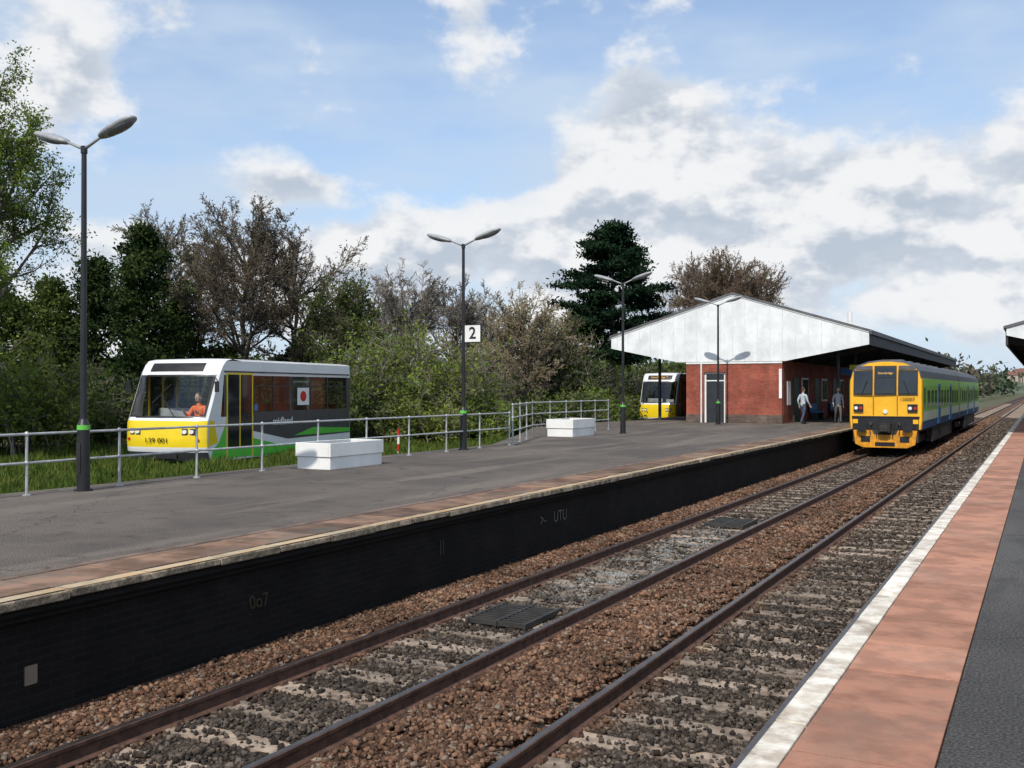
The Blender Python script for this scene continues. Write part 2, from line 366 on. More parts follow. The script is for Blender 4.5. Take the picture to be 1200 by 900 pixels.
def stones(n,x0,x1,y0,y1,s0,s1):
    x=rng.uniform(x0,x1,n); y=rng.uniform(y0,y1,n)
    inner=(np.abs(x+5.71)<1.27)|(np.abs(x+2.68)<1.27)
    onsl=inner&(np.abs(((y/.66)%1.0)-.5)<.2)
    gauge=(np.abs(x+5.71)<.74)|(np.abs(x+2.68)<.74)
    patch=np.sin(x*3+y*.7)*np.sin(y*1.9+x)+rng.normal(0,.5,n)
    keep=(~onsl)|((~gauge)&(rng.random(n)<.6))|(gauge&(rng.random(n)<.10+.45*(patch>.5)))
    for r in XR: keep&=np.abs(x-r)>.07
    x=x[keep];y=y[keep];onsl=onsl[keep]; m=len(x)
    z=np.array([bz(a) for a in x])+rng.uniform(-.012,.022,m)+np.where(onsl,.03,0)+.012*np.sin(x*9)*np.sin(y*5)
    base=np.array([(-1,-1,-1),(1,-1,-1),(1,1,-1),(-1,1,-1),(-1,-1,1),(1,-1,1),(1,1,1),(-1,1,1)],float)
    V=base[None]*rng.uniform(.4,1.2,(m,8,3)); V[:,:,0]*=rng.uniform(.8,1.5,(m,1)); V[:,:,2]*=.7; V[:,4:,:2]*=rng.uniform(.35,.9,(m,1,1))
    a=rng.uniform(0,6.28,m); b=rng.uniform(-.8,.8,m); ca,sa,cb,sb=np.cos(a)[:,None],np.sin(a)[:,None],np.cos(b)[:,None],np.sin(b)[:,None]
    X,Y,Z=V[:,:,0],V[:,:,1],V[:,:,2]; Y,Z=Y*cb-Z*sb,Y*sb+Z*cb; X,Y=X*ca-Y*sa,X*sa+Y*ca
    s=(s0+(s1-s0)*rng.random(m)**2)[:,None]
    V=np.stack([X*s+x[:,None],Y*s+y[:,None],Z*s+z[:,None]],-1).reshape(-1,3)
    F=np.array([(0,3,2,1),(4,5,6,7),(0,1,5,4),(1,2,6,5),(2,3,7,6),(3,0,4,7)])[None]+ (np.arange(m)*8)[:,None,None]
    return V,F.reshape(-1,4)
V1,F1=stones(130000,-7.5,-1.3,2.5,18,.011,.032); V2,F2=stones(75000,-7.5,-1.3,18,44,.018,.04); V3,F3=stones(30000,-7.5,-1.3,44,110,.035,.07)
V=np.concatenate([V1,V2,V3]); F=np.concatenate([F1,F2+len(V1),F3+len(V1)+len(V2)])
npmesh('ballast_stones',V,F,[M_stone])
for ti,(tc_,rl) in enumerate(((TCs[0],XR[:2]),(TCs[1],XR[2:]))):
    e=empty('railway_track',(tc_,0,0))
    b=MB()
    for i in range(-8,330):
        y=(i+.5)*.66; j=lambda:R.uniform(-.015,.015)
        prof=[(-1.25,-.28),(-1.25,-.15),(-1.15,-.135),(-.4,-.15),(.4,-.15),(1.15,-.135),(1.25,-.15),(1.25,-.28)]
        dz=j(); dx=j(); b.prism([(p[0]+dx,p[1]+dz*.6) for p in prof],'y',y-.125+j(),y+.125+j(),M_sleeper)
    b.build('sleepers',parent=e,bevel=0)
    b=MB()
    for r in rl:
        x=r-tc_
        pr=[(-.07,-.150),(-.07,-.138),(-.012,-.12),(-.009,-.045),(-.035,-.032),(-.036,-.004),(-.03,0),(.03,0),(.036,-.004),(.035,-.032),(.009,-.045),(.012,-.12),(.07,-.138),(.07,-.150)]
        b.prism([(x+p[0],p[1]) for p in pr],'y',-6,600,M_rail)
        b.poly([(x-.027,-6,.002),(x+.027,-6,.002),(x+.027,600,.002),(x-.027,600,.002)],M_railtop)
        for i in range(3,50):
            y=(i+.5)*.66
            for s in(-1,1):
                b.box((x+s*.09-.03,y-.05,-.15),(x+s*.09+.03,y+.05,-.105),M_rail,.7)
    b.build('rails',parent=e)
M_grid=mat('grid_dark_steel',(.03,.028,.026),.7,var=.3)
def grid_(y,n=9):
    e=empty('track_grating',(TCs[1],y,0)); b=MB()
    for i in range(n): b.box((-.36,i*.11,-.125),(.36,i*.11+.028,-.07),M_grid)
    for x in(-.40,-.02,.361): b.box((x,-.03,-.13),(x+.04,n*.11,-.065),M_grid)
    b.build('grating_bars',parent=e)
def Gpx(px,py,z):
    Z=(EYE-z)*1200/(py-456); return P(px,Z)
g1=Gpx(600,720,-.1); g2=Gpx(855,613,-.1); grid_(g1[1]-.5); grid_(g2[1]-.5,11)
# ------------------------------------------------------------------ platforms
XL=-7.35
pl=MB()
poly=[(-7.56,-12),(-7.56,125),(-20.2,125),(-20.2,41),(-17.2,33.5),(-15.0,27.5),(-15.0,-12)]
pl.prism(poly,'z',-.5,.80,M_wall)
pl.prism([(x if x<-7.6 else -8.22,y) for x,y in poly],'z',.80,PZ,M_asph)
e=pl.build('railway_platform',fixn=True)
b=MB()
y=-12
while y<125:
    L=.9+R.uniform(-.01,.01); dx=R.uniform(-.016,.016); dz=R.uniform(-.006,.003)
    b.box((XL-.22,y+.006,.872+R.uniform(-.008,.012)),(XL+dx,y+L-.006,PZ-.004+dz),M_coping); y+=L
b.build('coping_stones',parent=e,bevel=.012)
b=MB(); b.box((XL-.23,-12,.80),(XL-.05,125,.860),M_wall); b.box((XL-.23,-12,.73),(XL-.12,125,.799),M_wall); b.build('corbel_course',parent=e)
b=MB(); y=-12
while y<125:
    L=.9; b.box((XL-.15,y+.01,PZ+.001),(XL-.018,y+L-.01,PZ+.004),M_cream); y+=L
b.build('edge_paint',parent=e)
b=MB(); y=-12
while y<125:
    b.box((XL-.87,y+.010,.80),(XL-.228,y+.9-.010,PZ+R.uniform(-.004,.003)),M_slab2); y+=.9
b.build('edge_slabs',parent=e)
b=MB(); b.box((XL-1.0,-12,PZ-.02),(XL-.885,125,PZ+.004),mat('rear_edging',(.15,.10,.075),.9,var=.3,scale=2,dirt=.6)); b.build('rear_strip',parent=e)
pb=MB(); pb.box((-7.56,5.72,.17),(-7.548,5.84,.33),mat('white_tag',(.20,.16,.12),.7,dirt=.9)); 
M_chalk=mat('chalk',(.12,.115,.105),.9,var=.5,scale=30)
pb.build('wall_tag',parent=e)
text('graffiti','UTU',.28,(-7.553,16.4,.42),(math.radians(90),0,math.radians(90)),M_chalk,e,.001)
text('graffiti_arrow','>-',.26,(-7.553,15.7,.42),(math.radians(90),0,math.radians(90)),M_chalk,e,.001)
text('graffiti_small','0o7',.2,(-7.553,8.6,.35),(math.radians(84),0,math.radians(90)),mat('chalk_yellow',(.045,.036,.014),.9),e,.001)
text('graffiti_mark','II',.3,(-7.553,12.4,.40),(math.radians(90),0,math.radians(90)),mat('chalk_dim',(.04,.038,.035),.9),e,.001)
rp=MB(); XQ=-1.23
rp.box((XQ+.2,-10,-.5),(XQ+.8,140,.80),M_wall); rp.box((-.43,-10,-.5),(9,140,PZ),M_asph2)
e2=rp.build('railway_platform')
b=MB(); y=-10
while y<140:
    b.box((XQ,y+.005,.78),(XQ+.158,y+.9-.005,PZ+R.uniform(-.003,.003)),M_white); y+=.9
b.build('white_edge_stones',parent=e2,bevel=.008)
b=MB(); y=-10.3
while y<140:
    b.box((XQ+.168,y+.008,.80),(-.440,y+.8-.008,PZ+R.uniform(-.003,.003)),M_slab); y+=.8
b.build('edge_slabs',parent=e2,bevel=.004)
# ------------------------------------------------------------------ lamps
def lamp(px,py,sign=None):
    Z=(EYE-PZ)*1200/(py-456); x,y=P(px,Z)
    return lamp_at(x,y,sign)
def lamp_at(x,y,sign=None,H=5.75):
    e=empty('street_lamp',(x,y,PZ)); b=MB()
    b.cyl((0,0,0),(0,0,.03),.15,.15,M_black,12)
    b.cyl((0,0,.03),(0,0,1.02),.105,.10,M_black,14); b.cyl((0,0,1.02),(0,0,1.10),.108,.104,M_green,14); b.cyl((0,0,1.10),(0,0,1.2),.10,.058,M_black,14)
    b.cyl((0,0,1.2),(0,0,H-.1),.055,.042,M_black,12); b.cyl((0,0,H-.1),(0,0,H+.02),.055,.055,M_black,12)
    b.box((-.045,-.108,.3),(.045,-.098,.8),M_blackm)
    b.build('column',parent=e,smooth=True)
    b=MB()
    for s in(-1,1):
        b.cyl((0,0,H-.03),(s*.42,0,H+.14),.028,.024,M_lampgrey,8)
        d=Vector((s*.93,0,.28)).normalized(); up=Vector((0,0,1)); n=(up-d*up.dot(d)).normalized()
        c=Vector((s*.42,0,H+.14))+d*.38
        b.ellip(c,(d*.42,n*.075,Vector((0,1,0))*.15),M_lampgrey,14,12,.7)
        b.ellip(c-n*.035+d*.06,(d*.30,n*.065,Vector((0,1,0))*.12),M_lampdk,12,10,.8)
        b.cyl(Vector((s*.40,0,H+.13)),Vector((s*.40,0,H+.13))+d*.12,.04,.05,M_lampgrey,10)
    b.build('lamp_heads',parent=e,smooth='full')
    if sign:
        sb=MB(); sb.box((.07,-.035,3.02),(.56,.0,3.48),M_wpaint); sb.box((.05,-.03,2.99),(.58,.03,3.0195),M_black); sb.box((.05,-.03,3.4805),(.58,.03,3.51),M_black)
        sb.box((.05,-.03,3.0195),(.0695,.03,3.4805),M_black); sb.box((.5605,-.03,3.0195),(.58,.03,3.4805),M_black); 
        se=empty('platform_number_sign',(x,y,PZ)); sb.build('sign_panel',parent=se)
        text('numeral','2',.46,(.315,-.039,3.25),(math.radians(90),0,0),M_black,se,.002,bold=.008)
    return e
lamp(98,575); lamp(543,527,True); lamp(730,508)
lamp_at(-13.9,48.3)
# ------------------------------------------------------------------ fence
def fence(pts,h,name,sp,rails,r=.024):
    e=empty(name,(pts[0][0],pts[0][1],PZ)); b=MB(); o=Vector((pts[0][0],pts[0][1]))
    for a,c in zip(pts[:-1],pts[1:]):
        a=Vector(a)-o;c=Vector(c)-o; L=(c-a).length; n=max(1,round(L/sp))
        for i in range(n+1):
            q=a.lerp(c,i/n); b.cyl((q.x,q.y,0),(q.x,q.y,h),r,r,M_galv,8); b.cyl((q.x,q.y,0),(q.x,q.y,.02),.07,.07,M_galv,8)
            for z in rails: b.ellip((q.x,q.y,z*h),((0,0,.045),(.04,0,0),(0,.04,0)),M_galv,8,6)
        for z in rails: b.cyl((a.x,a.y,z*h),(c.x,c.y,z*h),r*.9,r*.9,M_galv,8)
    b.build('tubes',parent=e,smooth=True)
fence([(-14.42,-2),(-14.42,27.6)],1.0,'railing_fence',1.85,(.98,.52))
fence([(-14.46,27.9),(-16.1,32.6),(-16.3,40.2)],1.25,'railing_fence',1.5,(.98,.66,.34))
# ------------------------------------------------------------------ planters
def planter(x0,y0,x1,y1,h):
    e=empty('planter_box',((x0+x1)/2,(y0+y1)/2,PZ)); a=(x1-x0)/2; c=(y1-y0)/2; b=MB()
    b.box((-a+.03,-c+.03,.0),(a-.03,c-.03,h*.47),M_wpaint)
    for s in(-1,1):
        b.box((s*a-(.05 if s>0 else 0),-c,h*.48),(s*a+(.05 if s<0 else 0),c,h),M_wpaint)
        b.box((-a+.052,s*c-(.05 if s>0 else 0),h*.48),(a-.052,s*c+(.05 if s<0 else 0),h),M_wpaint)
    b.build('timber_walls',parent=e,bevel=.008)
    b=MB(); b.box((-a+.053,-c+.053,h*.49),(a-.053,c-.053,h*.88),M_soil); b.build('soil',parent=e)
planter(-14.2,17.3,-13.27,19.25,.56); planter(-15.85,33.2,-14.8,35.2,.62)
# ------------------------------------------------------------------ people mover
M_hiviz=mat('hi_vis_orange',(.90,.17,.02),.6,var=.05)
def people_mover(loc,rotz=0.0,sc=(1,1,1),text_on=True,amber=False):
    e=empty('light_rail_vehicle',loc,rotz); e.scale=sc; W=1.2; L=8.9
    pz=[(.0,.16),(.25,.03),(.55,0),(1.15,.02),(1.33,.10),(2.72,.62),(2.85,.68),(3.05,.80),(3.2,.95),(3.26,1.25)]
    def py(z):
        for (a,ya),(b_,yb) in zip(pz[:-1],pz[1:]):
            if z<=b_: 
                k=(z-a)/(b_-a); return ya+(yb-ya)*k
        return pz[-1][1]
    def Fp(x,z,off=0): 
        u=abs(x)/W
        return (x,py(z)+.14*u**2+.14*u**8-off,z)
    xs_=[-1.2,-1.18,-1.12,-1.0,-.8,-.5,-.2,0,.2,.5,.8,1.0,1.12,1.18,1.2]
    sh=MB()
    def strip(zs,xx,m,off=0): sh.grid(lambda u,v:Fp(u,v,off),xx,zs,m)
    strip([-.12,0,.1,.2],xs_,M_vgrey); strip([.2,.3,.36],xs_,M_vwhite); strip([.36,.55,.7,.9,1.05,1.22],xs_,M_vyellow); strip([1.22,1.33],xs_,M_vwhite)
    strip([1.33,1.7,2.1,2.5,2.72],[-1.2,-1.18,-1.13],M_vwhite); strip([1.33,1.7,2.1,2.5,2.72],[1.13,1.18,1.2],M_vwhite)
    strip([2.72,2.85,2.95,3.05,3.2,3.26],xs_,M_vwhite)
    for (a,bq) in zip(xs_[:-1],xs_[1:]):
        rz=lambda x:3.26+.05*(1-(abs(x)/W)**2)-.06*(abs(x)/W)**8
        sh.poly([Fp(a,3.26),Fp(bq,3.26),(bq,2.0,rz(bq)),(a,2.0,rz(a))],M_vwhite); sh.poly([(a,2.0,rz(a)),(bq,2.0,rz(bq)),(bq,L,rz(bq)),(a,L,rz(a))],M_vwhite)
    sh.poly([(-W,L,0),(W,L,0),(W,L,1.4),(-W,L,1.4)],M_vwhite); sh.poly([(-W,L,2.6),(W,L,2.6),(W,L,3.2),(-W,L,3.2)],M_vwhite)
    sh.poly([(-W,L,1.4),(-.95,L,1.4),(-.95,L,2.6),(-W,L,2.6)],M_vwhite); sh.poly([(.95,L,1.4),(W,L,1.4),(W,L,2.6),(.95,L,2.6)],M_vwhite); sh.poly([(-.95,L,1.4),(.95,L,1.4),(.95,L,2.6),(-.95,L,2.6)],M_sglass)
    zl=[-.12,0,.1,.25,.33,.48,.9,1.15,1.33]
    for s in(-1,1):
        edge=[Fp(s*W,z) for z in zl]
        sh.poly(edge+[(s*W,L,1.33),(s*W,L,-.12)],M_vwhite)
        edge=[Fp(s*W,z) for z in(2.72,2.85,3.05,3.2)]
        sh.poly(edge+[(s*W,L-.05,3.2),(s*W,L,2.72)],M_vwhite)
        sh.poly([Fp(s*W,1.33),(s*W,.95,1.33),(s*W,1.1,2.72),Fp(s*W,2.72)],M_vwhite)
        sh.poly([(s*W,L-.3,1.33),(s*W,L,1.33),(s*W,L,2.72),(s*W,L-.3,2.72)],M_vgrey)
        q=s*(W+.004); q2=s*(W+.007); q3=s*(W+.010)
        def bx(y0,y1,z0,z1,m,o_=.017,i_=.03): sh.box((min(s*(W-i_),s*(W+o_)),y0,z0),(max(s*(W-i_),s*(W+o_)),y1,z1),m)
        sh.poly([(q,.33,.36),(q,.80,.50),(q,.62,1.22),(q,.40,1.22)],M_vyellow)
        sh.poly([(q,.45,-.10),(q,1.20,-.10),(q,1.20,1.10),(q,1.02,.80),(q,.85,.50),(q,.55,.25)],M_vgreen)
        sh.poly([(q,2.62,-.10),(q,L-.02,-.10),(q,L-.02,.22),(q,4.2,.22),(q,2.62,.55)],M_vgreen)
        sh.poly([(q,2.62,.80),(q,4.6,.42),(q,L-.02,.46),(q,L-.02,1.42),(q,2.62,1.42)],M_vgrey)
        sh.poly([(q2,5.0,.52),(q2,L-.02,.50),(q2,L-.02,.66),(q2,6.2,.78)],M_vgreen)
        for a,c in((1.22,1.27),(2.53,2.58)): bx(a,c,-.05,2.80,M_vyellow)
        bx(1.871,1.92,.25,2.739,M_vyellow,.016); bx(1.271,2.529,2.74,2.80,M_vyellow,.016); bx(1.271,2.529,-.05,.25,M_vgreen,.014)
        sh.poly([(q2,1.271,.25),(q2,1.87,.25),(q2,1.87,2.74),(q2,1.271,2.74)],M_vdkglass); sh.poly([(q2,1.921,.25),(q2,2.529,.25),(q2,2.529,2.74),(q2,1.921,2.74)],M_vdkglass)
        sh.poly([(s*W,1.1,1.34),(s*W,1.22,1.34),(s*W,1.22,2.72),(s*W,1.1,2.72)],M_vgrey)
        ws=[2.6,3.75,4.9,6.05,7.2,8.6]
        for a,c in zip(ws[:-1],ws[1:]):
            sh.poly([(s*W,a,1.33),(s*W,c,1.33),(s*W,c,2.72),(s*W,a,2.72)],M_sglass)
            bx(c-.04,c+.04,1.47,2.72,M_black,.008)
            bx(a+.04,c-.041,2.34,2.38,M_black,.009,.01)
        sh.poly([(q2,2.6,1.33),(q2,8.6,1.33),(q2,8.6,1.46),(q2,2.6,1.46)],M_vgrey)
        bx(1.1,L-.1,2.82,2.86,M_black,.03,.01)
    F=lambda off:(lambda u,v:Fp(u,v,off))
    g=MB(); g.grid(F(0),[-1.13,-1.0,-.8,-.5,-.2,0,.2,.5,.8,1.0,1.13],[1.33,1.7,2.1,2.5,2.72],M_glass); g.build('windscreen',parent=e,smooth='full')
    dx_=[-.80,-.6,-.3,0,.3,.6,.80]
    sh.grid(F(.012),dx_,[2.84,2.9,2.98,3.05,3.12],M_black)
    sh.grid(F(.008),[-1.14,-.8,-.5,0,.5,.8,1.14],[1.31,1.37],M_black); sh.grid(F(.008),[-1.14,-.8,-.5,0,.5,.8,1.14],[2.67,2.73],M_black)
    for s in(-1,1):
        sh.grid(F(.008),sorted([s*1.14,s*1.09]),[1.37,1.8,2.3,2.67],M_black)
        sh.grid(F(.01),sorted([s*.62,s*.98]),[.76,.85,.97],M_vgrey); 
        for xx in(.70,.88): 
            p=Vector(Fp(s*xx,.865,.012)); sh.cyl(p,p+Vector((0,-.03,0)),.065,.065,M_lens,12)
        p=Vector(Fp(s*1.02,.62,.012)); sh.cyl(p,p+Vector((0,-.02,0)),.045,.045,M_red,12)
        sh.cyl(Fp(s*1.15,2.6),(s*1.34,.55,2.5),.015,.015,M_black,6); sh.box((s*1.34-.05,.50,2.15),(s*1.34+.05,.55,2.5),M_black)
    p0=Fp(.35,1.36,.03); p1=Fp(-.2,2.05,.03); sh.cyl(p0,p1,.014,.012,M_black,6); sh.cyl(Fp(-.40,1.8,.03),Fp(.02,2.4,.03),.016,.016,M_black,6)
    sh.box((-.5,-.02,.0),(.5,.05,.14),M_black)
    for x in(-.7,.7):
        for yy in(2.0,6.8): sh.cyl((x-.06,yy,.14),(x+.06,yy,.14),.3,.3,M_under,20)
    sh.box((-1.1,.4,-.11),(1.1,L-.3,-.003),M_under)
    sh.build('body',parent=e,smooth=True)
    it=MB(); it.box((-1.15,.45,.02),(1.15,L-.05,.12),M_interior); it.box((-1.0,.40,.12),(1.0,.60,1.18),M_interior); it.box((-1.1,1.55,.12),(-.1,1.60,1.6),M_interior)
    it.box((-1.12,.9,2.74),(1.12,L-.1,2.8),M_wpaint)
    for yy in(3.2,4.3,5.4,6.5,7.6):
        for s in(-1,1):
            it.box((min(s*.3,s*1.1),yy,.45),(max(s*.3,s*1.1),yy+.45,.6),M_seat); it.box((min(s*.3,s*1.1),yy+.451,.45),(max(s*.3,s*1.1),yy+.55,1.65),M_seat)
    it.box((.25,1.25,.45),(.75,1.33,1.55),M_interior); it.box((.25,.85,.45),(.75,1.249,.70),M_interior)
    for yy in(2.7,5.0,7.3): it.cyl((.3,yy,.12),(.3,yy,2.7),.018,.018,M_vyellow,8)
    it.build('interior',parent=e)
    if text_on:
        text('fleet_number','139 001',.22,(-.1,-.03,.58),(math.radians(90),0,0),M_black,e,.002)
        text('operator_name','midland',.38,(W+.012,4.3,1.08),(math.radians(90),0,math.radians(90)),M_wpaint,e,.001,bold=.005)
        d=MB(); d.box((W+.006,5.2,1.65),(W+.010,5.95,2.3),M_wpaint); d.cyl((W+.010,5.57,1.98),(W+.013,5.57,1.98),.2,.2,M_red,20); d.build('window_poster',parent=e)
        d=MB(); d.box((W+.008,2.66,1.5),(W+.011,2.84,1.72),M_tblue); d.build('access_sticker',parent=e)
    if amber: text('destination','Stourbridge T',.2,(0,.68,2.99),(math.radians(74),0,0),M_amber,e,.002)
    return e
rz6=math.radians(9.5); sx_,sy_,sz_=1.19,1.08,.925; cx_,cy_=P(243,30.6); lx_,ly_=1.2*sx_,.30*sy_
pmx,pmy=cx_-(math.cos(rz6)*lx_-math.sin(rz6)*ly_), cy_-(math.sin(rz6)*lx_+math.cos(rz6)*ly_)
PMZ=.57
pm=people_mover((pmx,pmy,PMZ),rz6,(sx_,sy_,sz_)); people_mover((-21.7,61.5,.50),0,(1,1,.97),False,True)
eb=empty('railway_track',(pmx,pmy,.25),rz6)
b=MB()
for x in(-.8,.8): b.box((x-.035,-50,-.02),(x+.035,45,.16),M_rail)
b.build('rails',parent=eb)
# ------------------------------------------------------------------ diesel train
def train(loc):
    e=empty('diesel_train',loc)
    sec=[(1.37,1.02),(1.41,1.35),(1.41,2.8),(1.395,3.1),(1.32,3.40),(1.12,3.62),(.7,3.78),(.2,3.84)]
    full=sec+[(-x,z) for x,z in reversed(sec)]
    b=MB()
    for ci,y0 in enumerate((0.0,20.25)):
        y1=y0+19.75
        ys_=[y0,y0+.05,y0+.22,y1]; 
        rings=[]
        for k,yy in enumerate(ys_):
            sc=[.965,.99,1,1][k] if ci==0 else 1
            ring=[(x*sc,yy+(.16*max(0,(z-2.4)/1.4)**1.5 if k<2 and ci==0 else 0),(z-1.0)*(.975 if k==0 and ci==0 else .992 if k==1 and ci==0 else 1)+1.0) for x,z in full]; rings.append(ring)
        n=len(full)
        for k in range(3):
            for j in range(n):
                j2=(j+1)%n; zz=(full[j][1]+full[j2][1])/2
                if k<2 and ci==0: m=M_tyellow if zz<3.2 else M_roofgrey
                else: m=M_roofgrey if zz>3.1 else (M_lime if zz>1.2 else M_tblue)
                b.poly([rings[k][j],rings[k][j2],rings[k+1][j2],rings[k+1][j]],m)
        b.poly(rings[0],M_tyellow if ci==0 else M_under); b.poly(rings[3],M_roofgrey)
        for s in(-1,1):
            q=s*1.414
            b.poly([(q,y0+.3,1.36),(q,y1,1.36),(q,y1,1.75),(q,y0+.3,1.75)],M_tpale)
            b.poly([(q,y0+.24,1.76),(q,y1,1.76),(q,y1,2.78),(q,y0+.24,2.78)],M_lime)
            q=s*1.419
            yy=y0+2.0
            for i in range(11):
                if i in(3,7): 
                    b.box((min(q,q-s*.03),yy,1.1),(max(q,q-s*.03),yy+1.25,2.9),M_tblue)
                    for d_ in(.08,.68): b.poly([(q+s*.004,yy+d_,1.85),(q+s*.004,yy+d_+.48,1.85),(q+s*.004,yy+d_+.48,2.75),(q+s*.004,yy+d_,2.75)],M_vdkglass)
                else: b.poly([(q,yy,1.90),(q,yy+1.05,1.90),(q,yy+1.05,2.6),(q,yy,2.6)],M_vdkglass)
                yy+=1.6
            b.poly([(q,y0+.6,1.9),(q,y0+1.15,1.9),(q,y0+1.15,2.7),(q,y0+.6,2.7)],M_vdkglass)
            b.box((min(s*1.1,s*1.36),y0+4.6,.35),(max(s*1.1,s*1.36),y1-4.6,1.0),M_under)
        for bg in(y0+2.9,y1-2.9):
            for dy in(-1.3,1.3):
                b.cyl((-.72,bg+dy,.42),(.72,bg+dy,.42),.08,.08,M_under,8)
                for s in(-1,1): b.cyl((s*.68,bg+dy,.42),(s*.80,bg+dy,.42),.42,.42,M_under,20)
            for s in(-1,1): b.box((s*1.0-.08,bg-1.7,.42),(s*1.0+.08,bg+1.7,.72),M_under)
            b.box((-.9,bg-.5,.5),(.9,bg+.5,.99),M_under)
        for yy in np.arange(y0+2,y1-1,3.1): b.box((-.45,yy,3.81),(.45,yy+1.1,3.90),M_roofgrey,.9)
        b.box((-1.3,y0+.3,.92),(1.3,y1,1.018),M_under)
    b.box((-.6,19.7,1.1),(.6,20.3,3.2),M_blackm)
    b.build('bodyshell',parent=e,smooth=True)
    f=MB()
    def pf(x,z,off): return (x,.16*max(0,(z-2.4)/1.4)**1.5-off,z)
    def plate(x0,x1,z0,z1,m,off): f.grid(lambda u,v:pf(u,v,off),[x0,x1],[z0,(z0+z1)/2,z1],m)
    plate(-1.24,-.49,2.42,3.42,M_black,.02); plate(.49,1.24,2.42,3.42,M_black,.02); plate(-.43,.43,2.42,3.60,M_black,.02)
    plate(-1.19,-.54,2.48,3.34,M_vdkglass,.028); plate(.54,1.19,2.48,3.34,M_vdkglass,.028); plate(-.37,.37,2.48,3.05,M_vdkglass,.028); plate(-.37,.37,3.12,3.50,M_vdkglass,.030)
    plate(-1.15,-.5,3.45,3.6,M_roofgrey,.014); plate(.5,1.15,3.45,3.6,M_roofgrey,.014)
    f.box((-1.30,-.05,1.50),(1.30,.02,1.55),M_black)
    f.box((-1.28,-.03,1.02),(1.28,.02,1.499),M_black)
    for s in(-1,1):
        f.box((s*1.04-.19,-.05,1.72),(s*1.04+.19,-.005,2.04),M_black)
        f.cyl((s*1.04-.09,-.07,1.88),(s*1.04-.09,-.05,1.88),.07,.07,M_lens,14); f.cyl((s*1.04+.10,-.07,1.88),(s*1.04+.10,-.05,1.88),.06,.06,M_red,14)
        f.cyl((s*.55,-.12,1.25),(s*.55,-.03,1.25),.07,.07,M_under,10)
        f.cyl((s*.88,-.32,1.10),(s*.88,-.03,1.10),.10,.10,M_under,12); f.cyl((s*.88,-.36,1.10),(s*.88,-.32,1.10),.2,.2,M_black,16)
        f.cyl((s*.35,-.08,1.3),(s*.3,-.25,.75),.025,.025,M_blackm,6); f.cyl((s*.6,-.06,1.3),(s*.55,-.2,.8),.02,.02,M_blackm,6)
        f.cyl((s*.9,-.05,2.46),(s*.7,-.03,3.0),.012,.012,M_black,6)
        f.box((s*.46-.012,-.035,1.6),(s*.46+.012,-.01,2.4),M_black)
        f.box((s*1.16-.1,-.06,1.25),(s*1.16+.1,-.031,1.42),M_tyellow)
    f.box((-.24,-.42,.90),(.24,-.02,1.26),M_blackm); f.box((-.15,-.50,.95),(.15,-.42,1.2),M_under)
    f.cyl((0,-.04,1.74),(0,-.01,1.74),.09,.09,M_lens,12)
    f.prism([(-1.22,.98),(-1.15,.42),(-.85,.28),(.85,.28),(1.15,.42),(1.22,.98),(.5,.98),(.42,.80),(-.42,.80),(-.5,.98)],'y',-.14,-.06,M_torange)
    f.box((-.38,-.15,.34),(.38,-.141,.50),M_black); 
    for s in(-1,1): f.box((s*.75-.18,-.15,.5),(s*.75+.18,-.141,.74),M_black)
    f.box((-1.25,-.05,.5),(1.25,.6,1.0),M_under)
    f.build('cab_front',parent=e,smooth=True)
    text('unit_number','150007',.19,(.84,-.012,2.24),(math.radians(90),0,0),M_black,e,.002)
    text('destination','Stourbridge',.12,(0,.04,3.3),(math.radians(75),0,0),M_amber,e,.002)
train((-5.71,43.9,0))
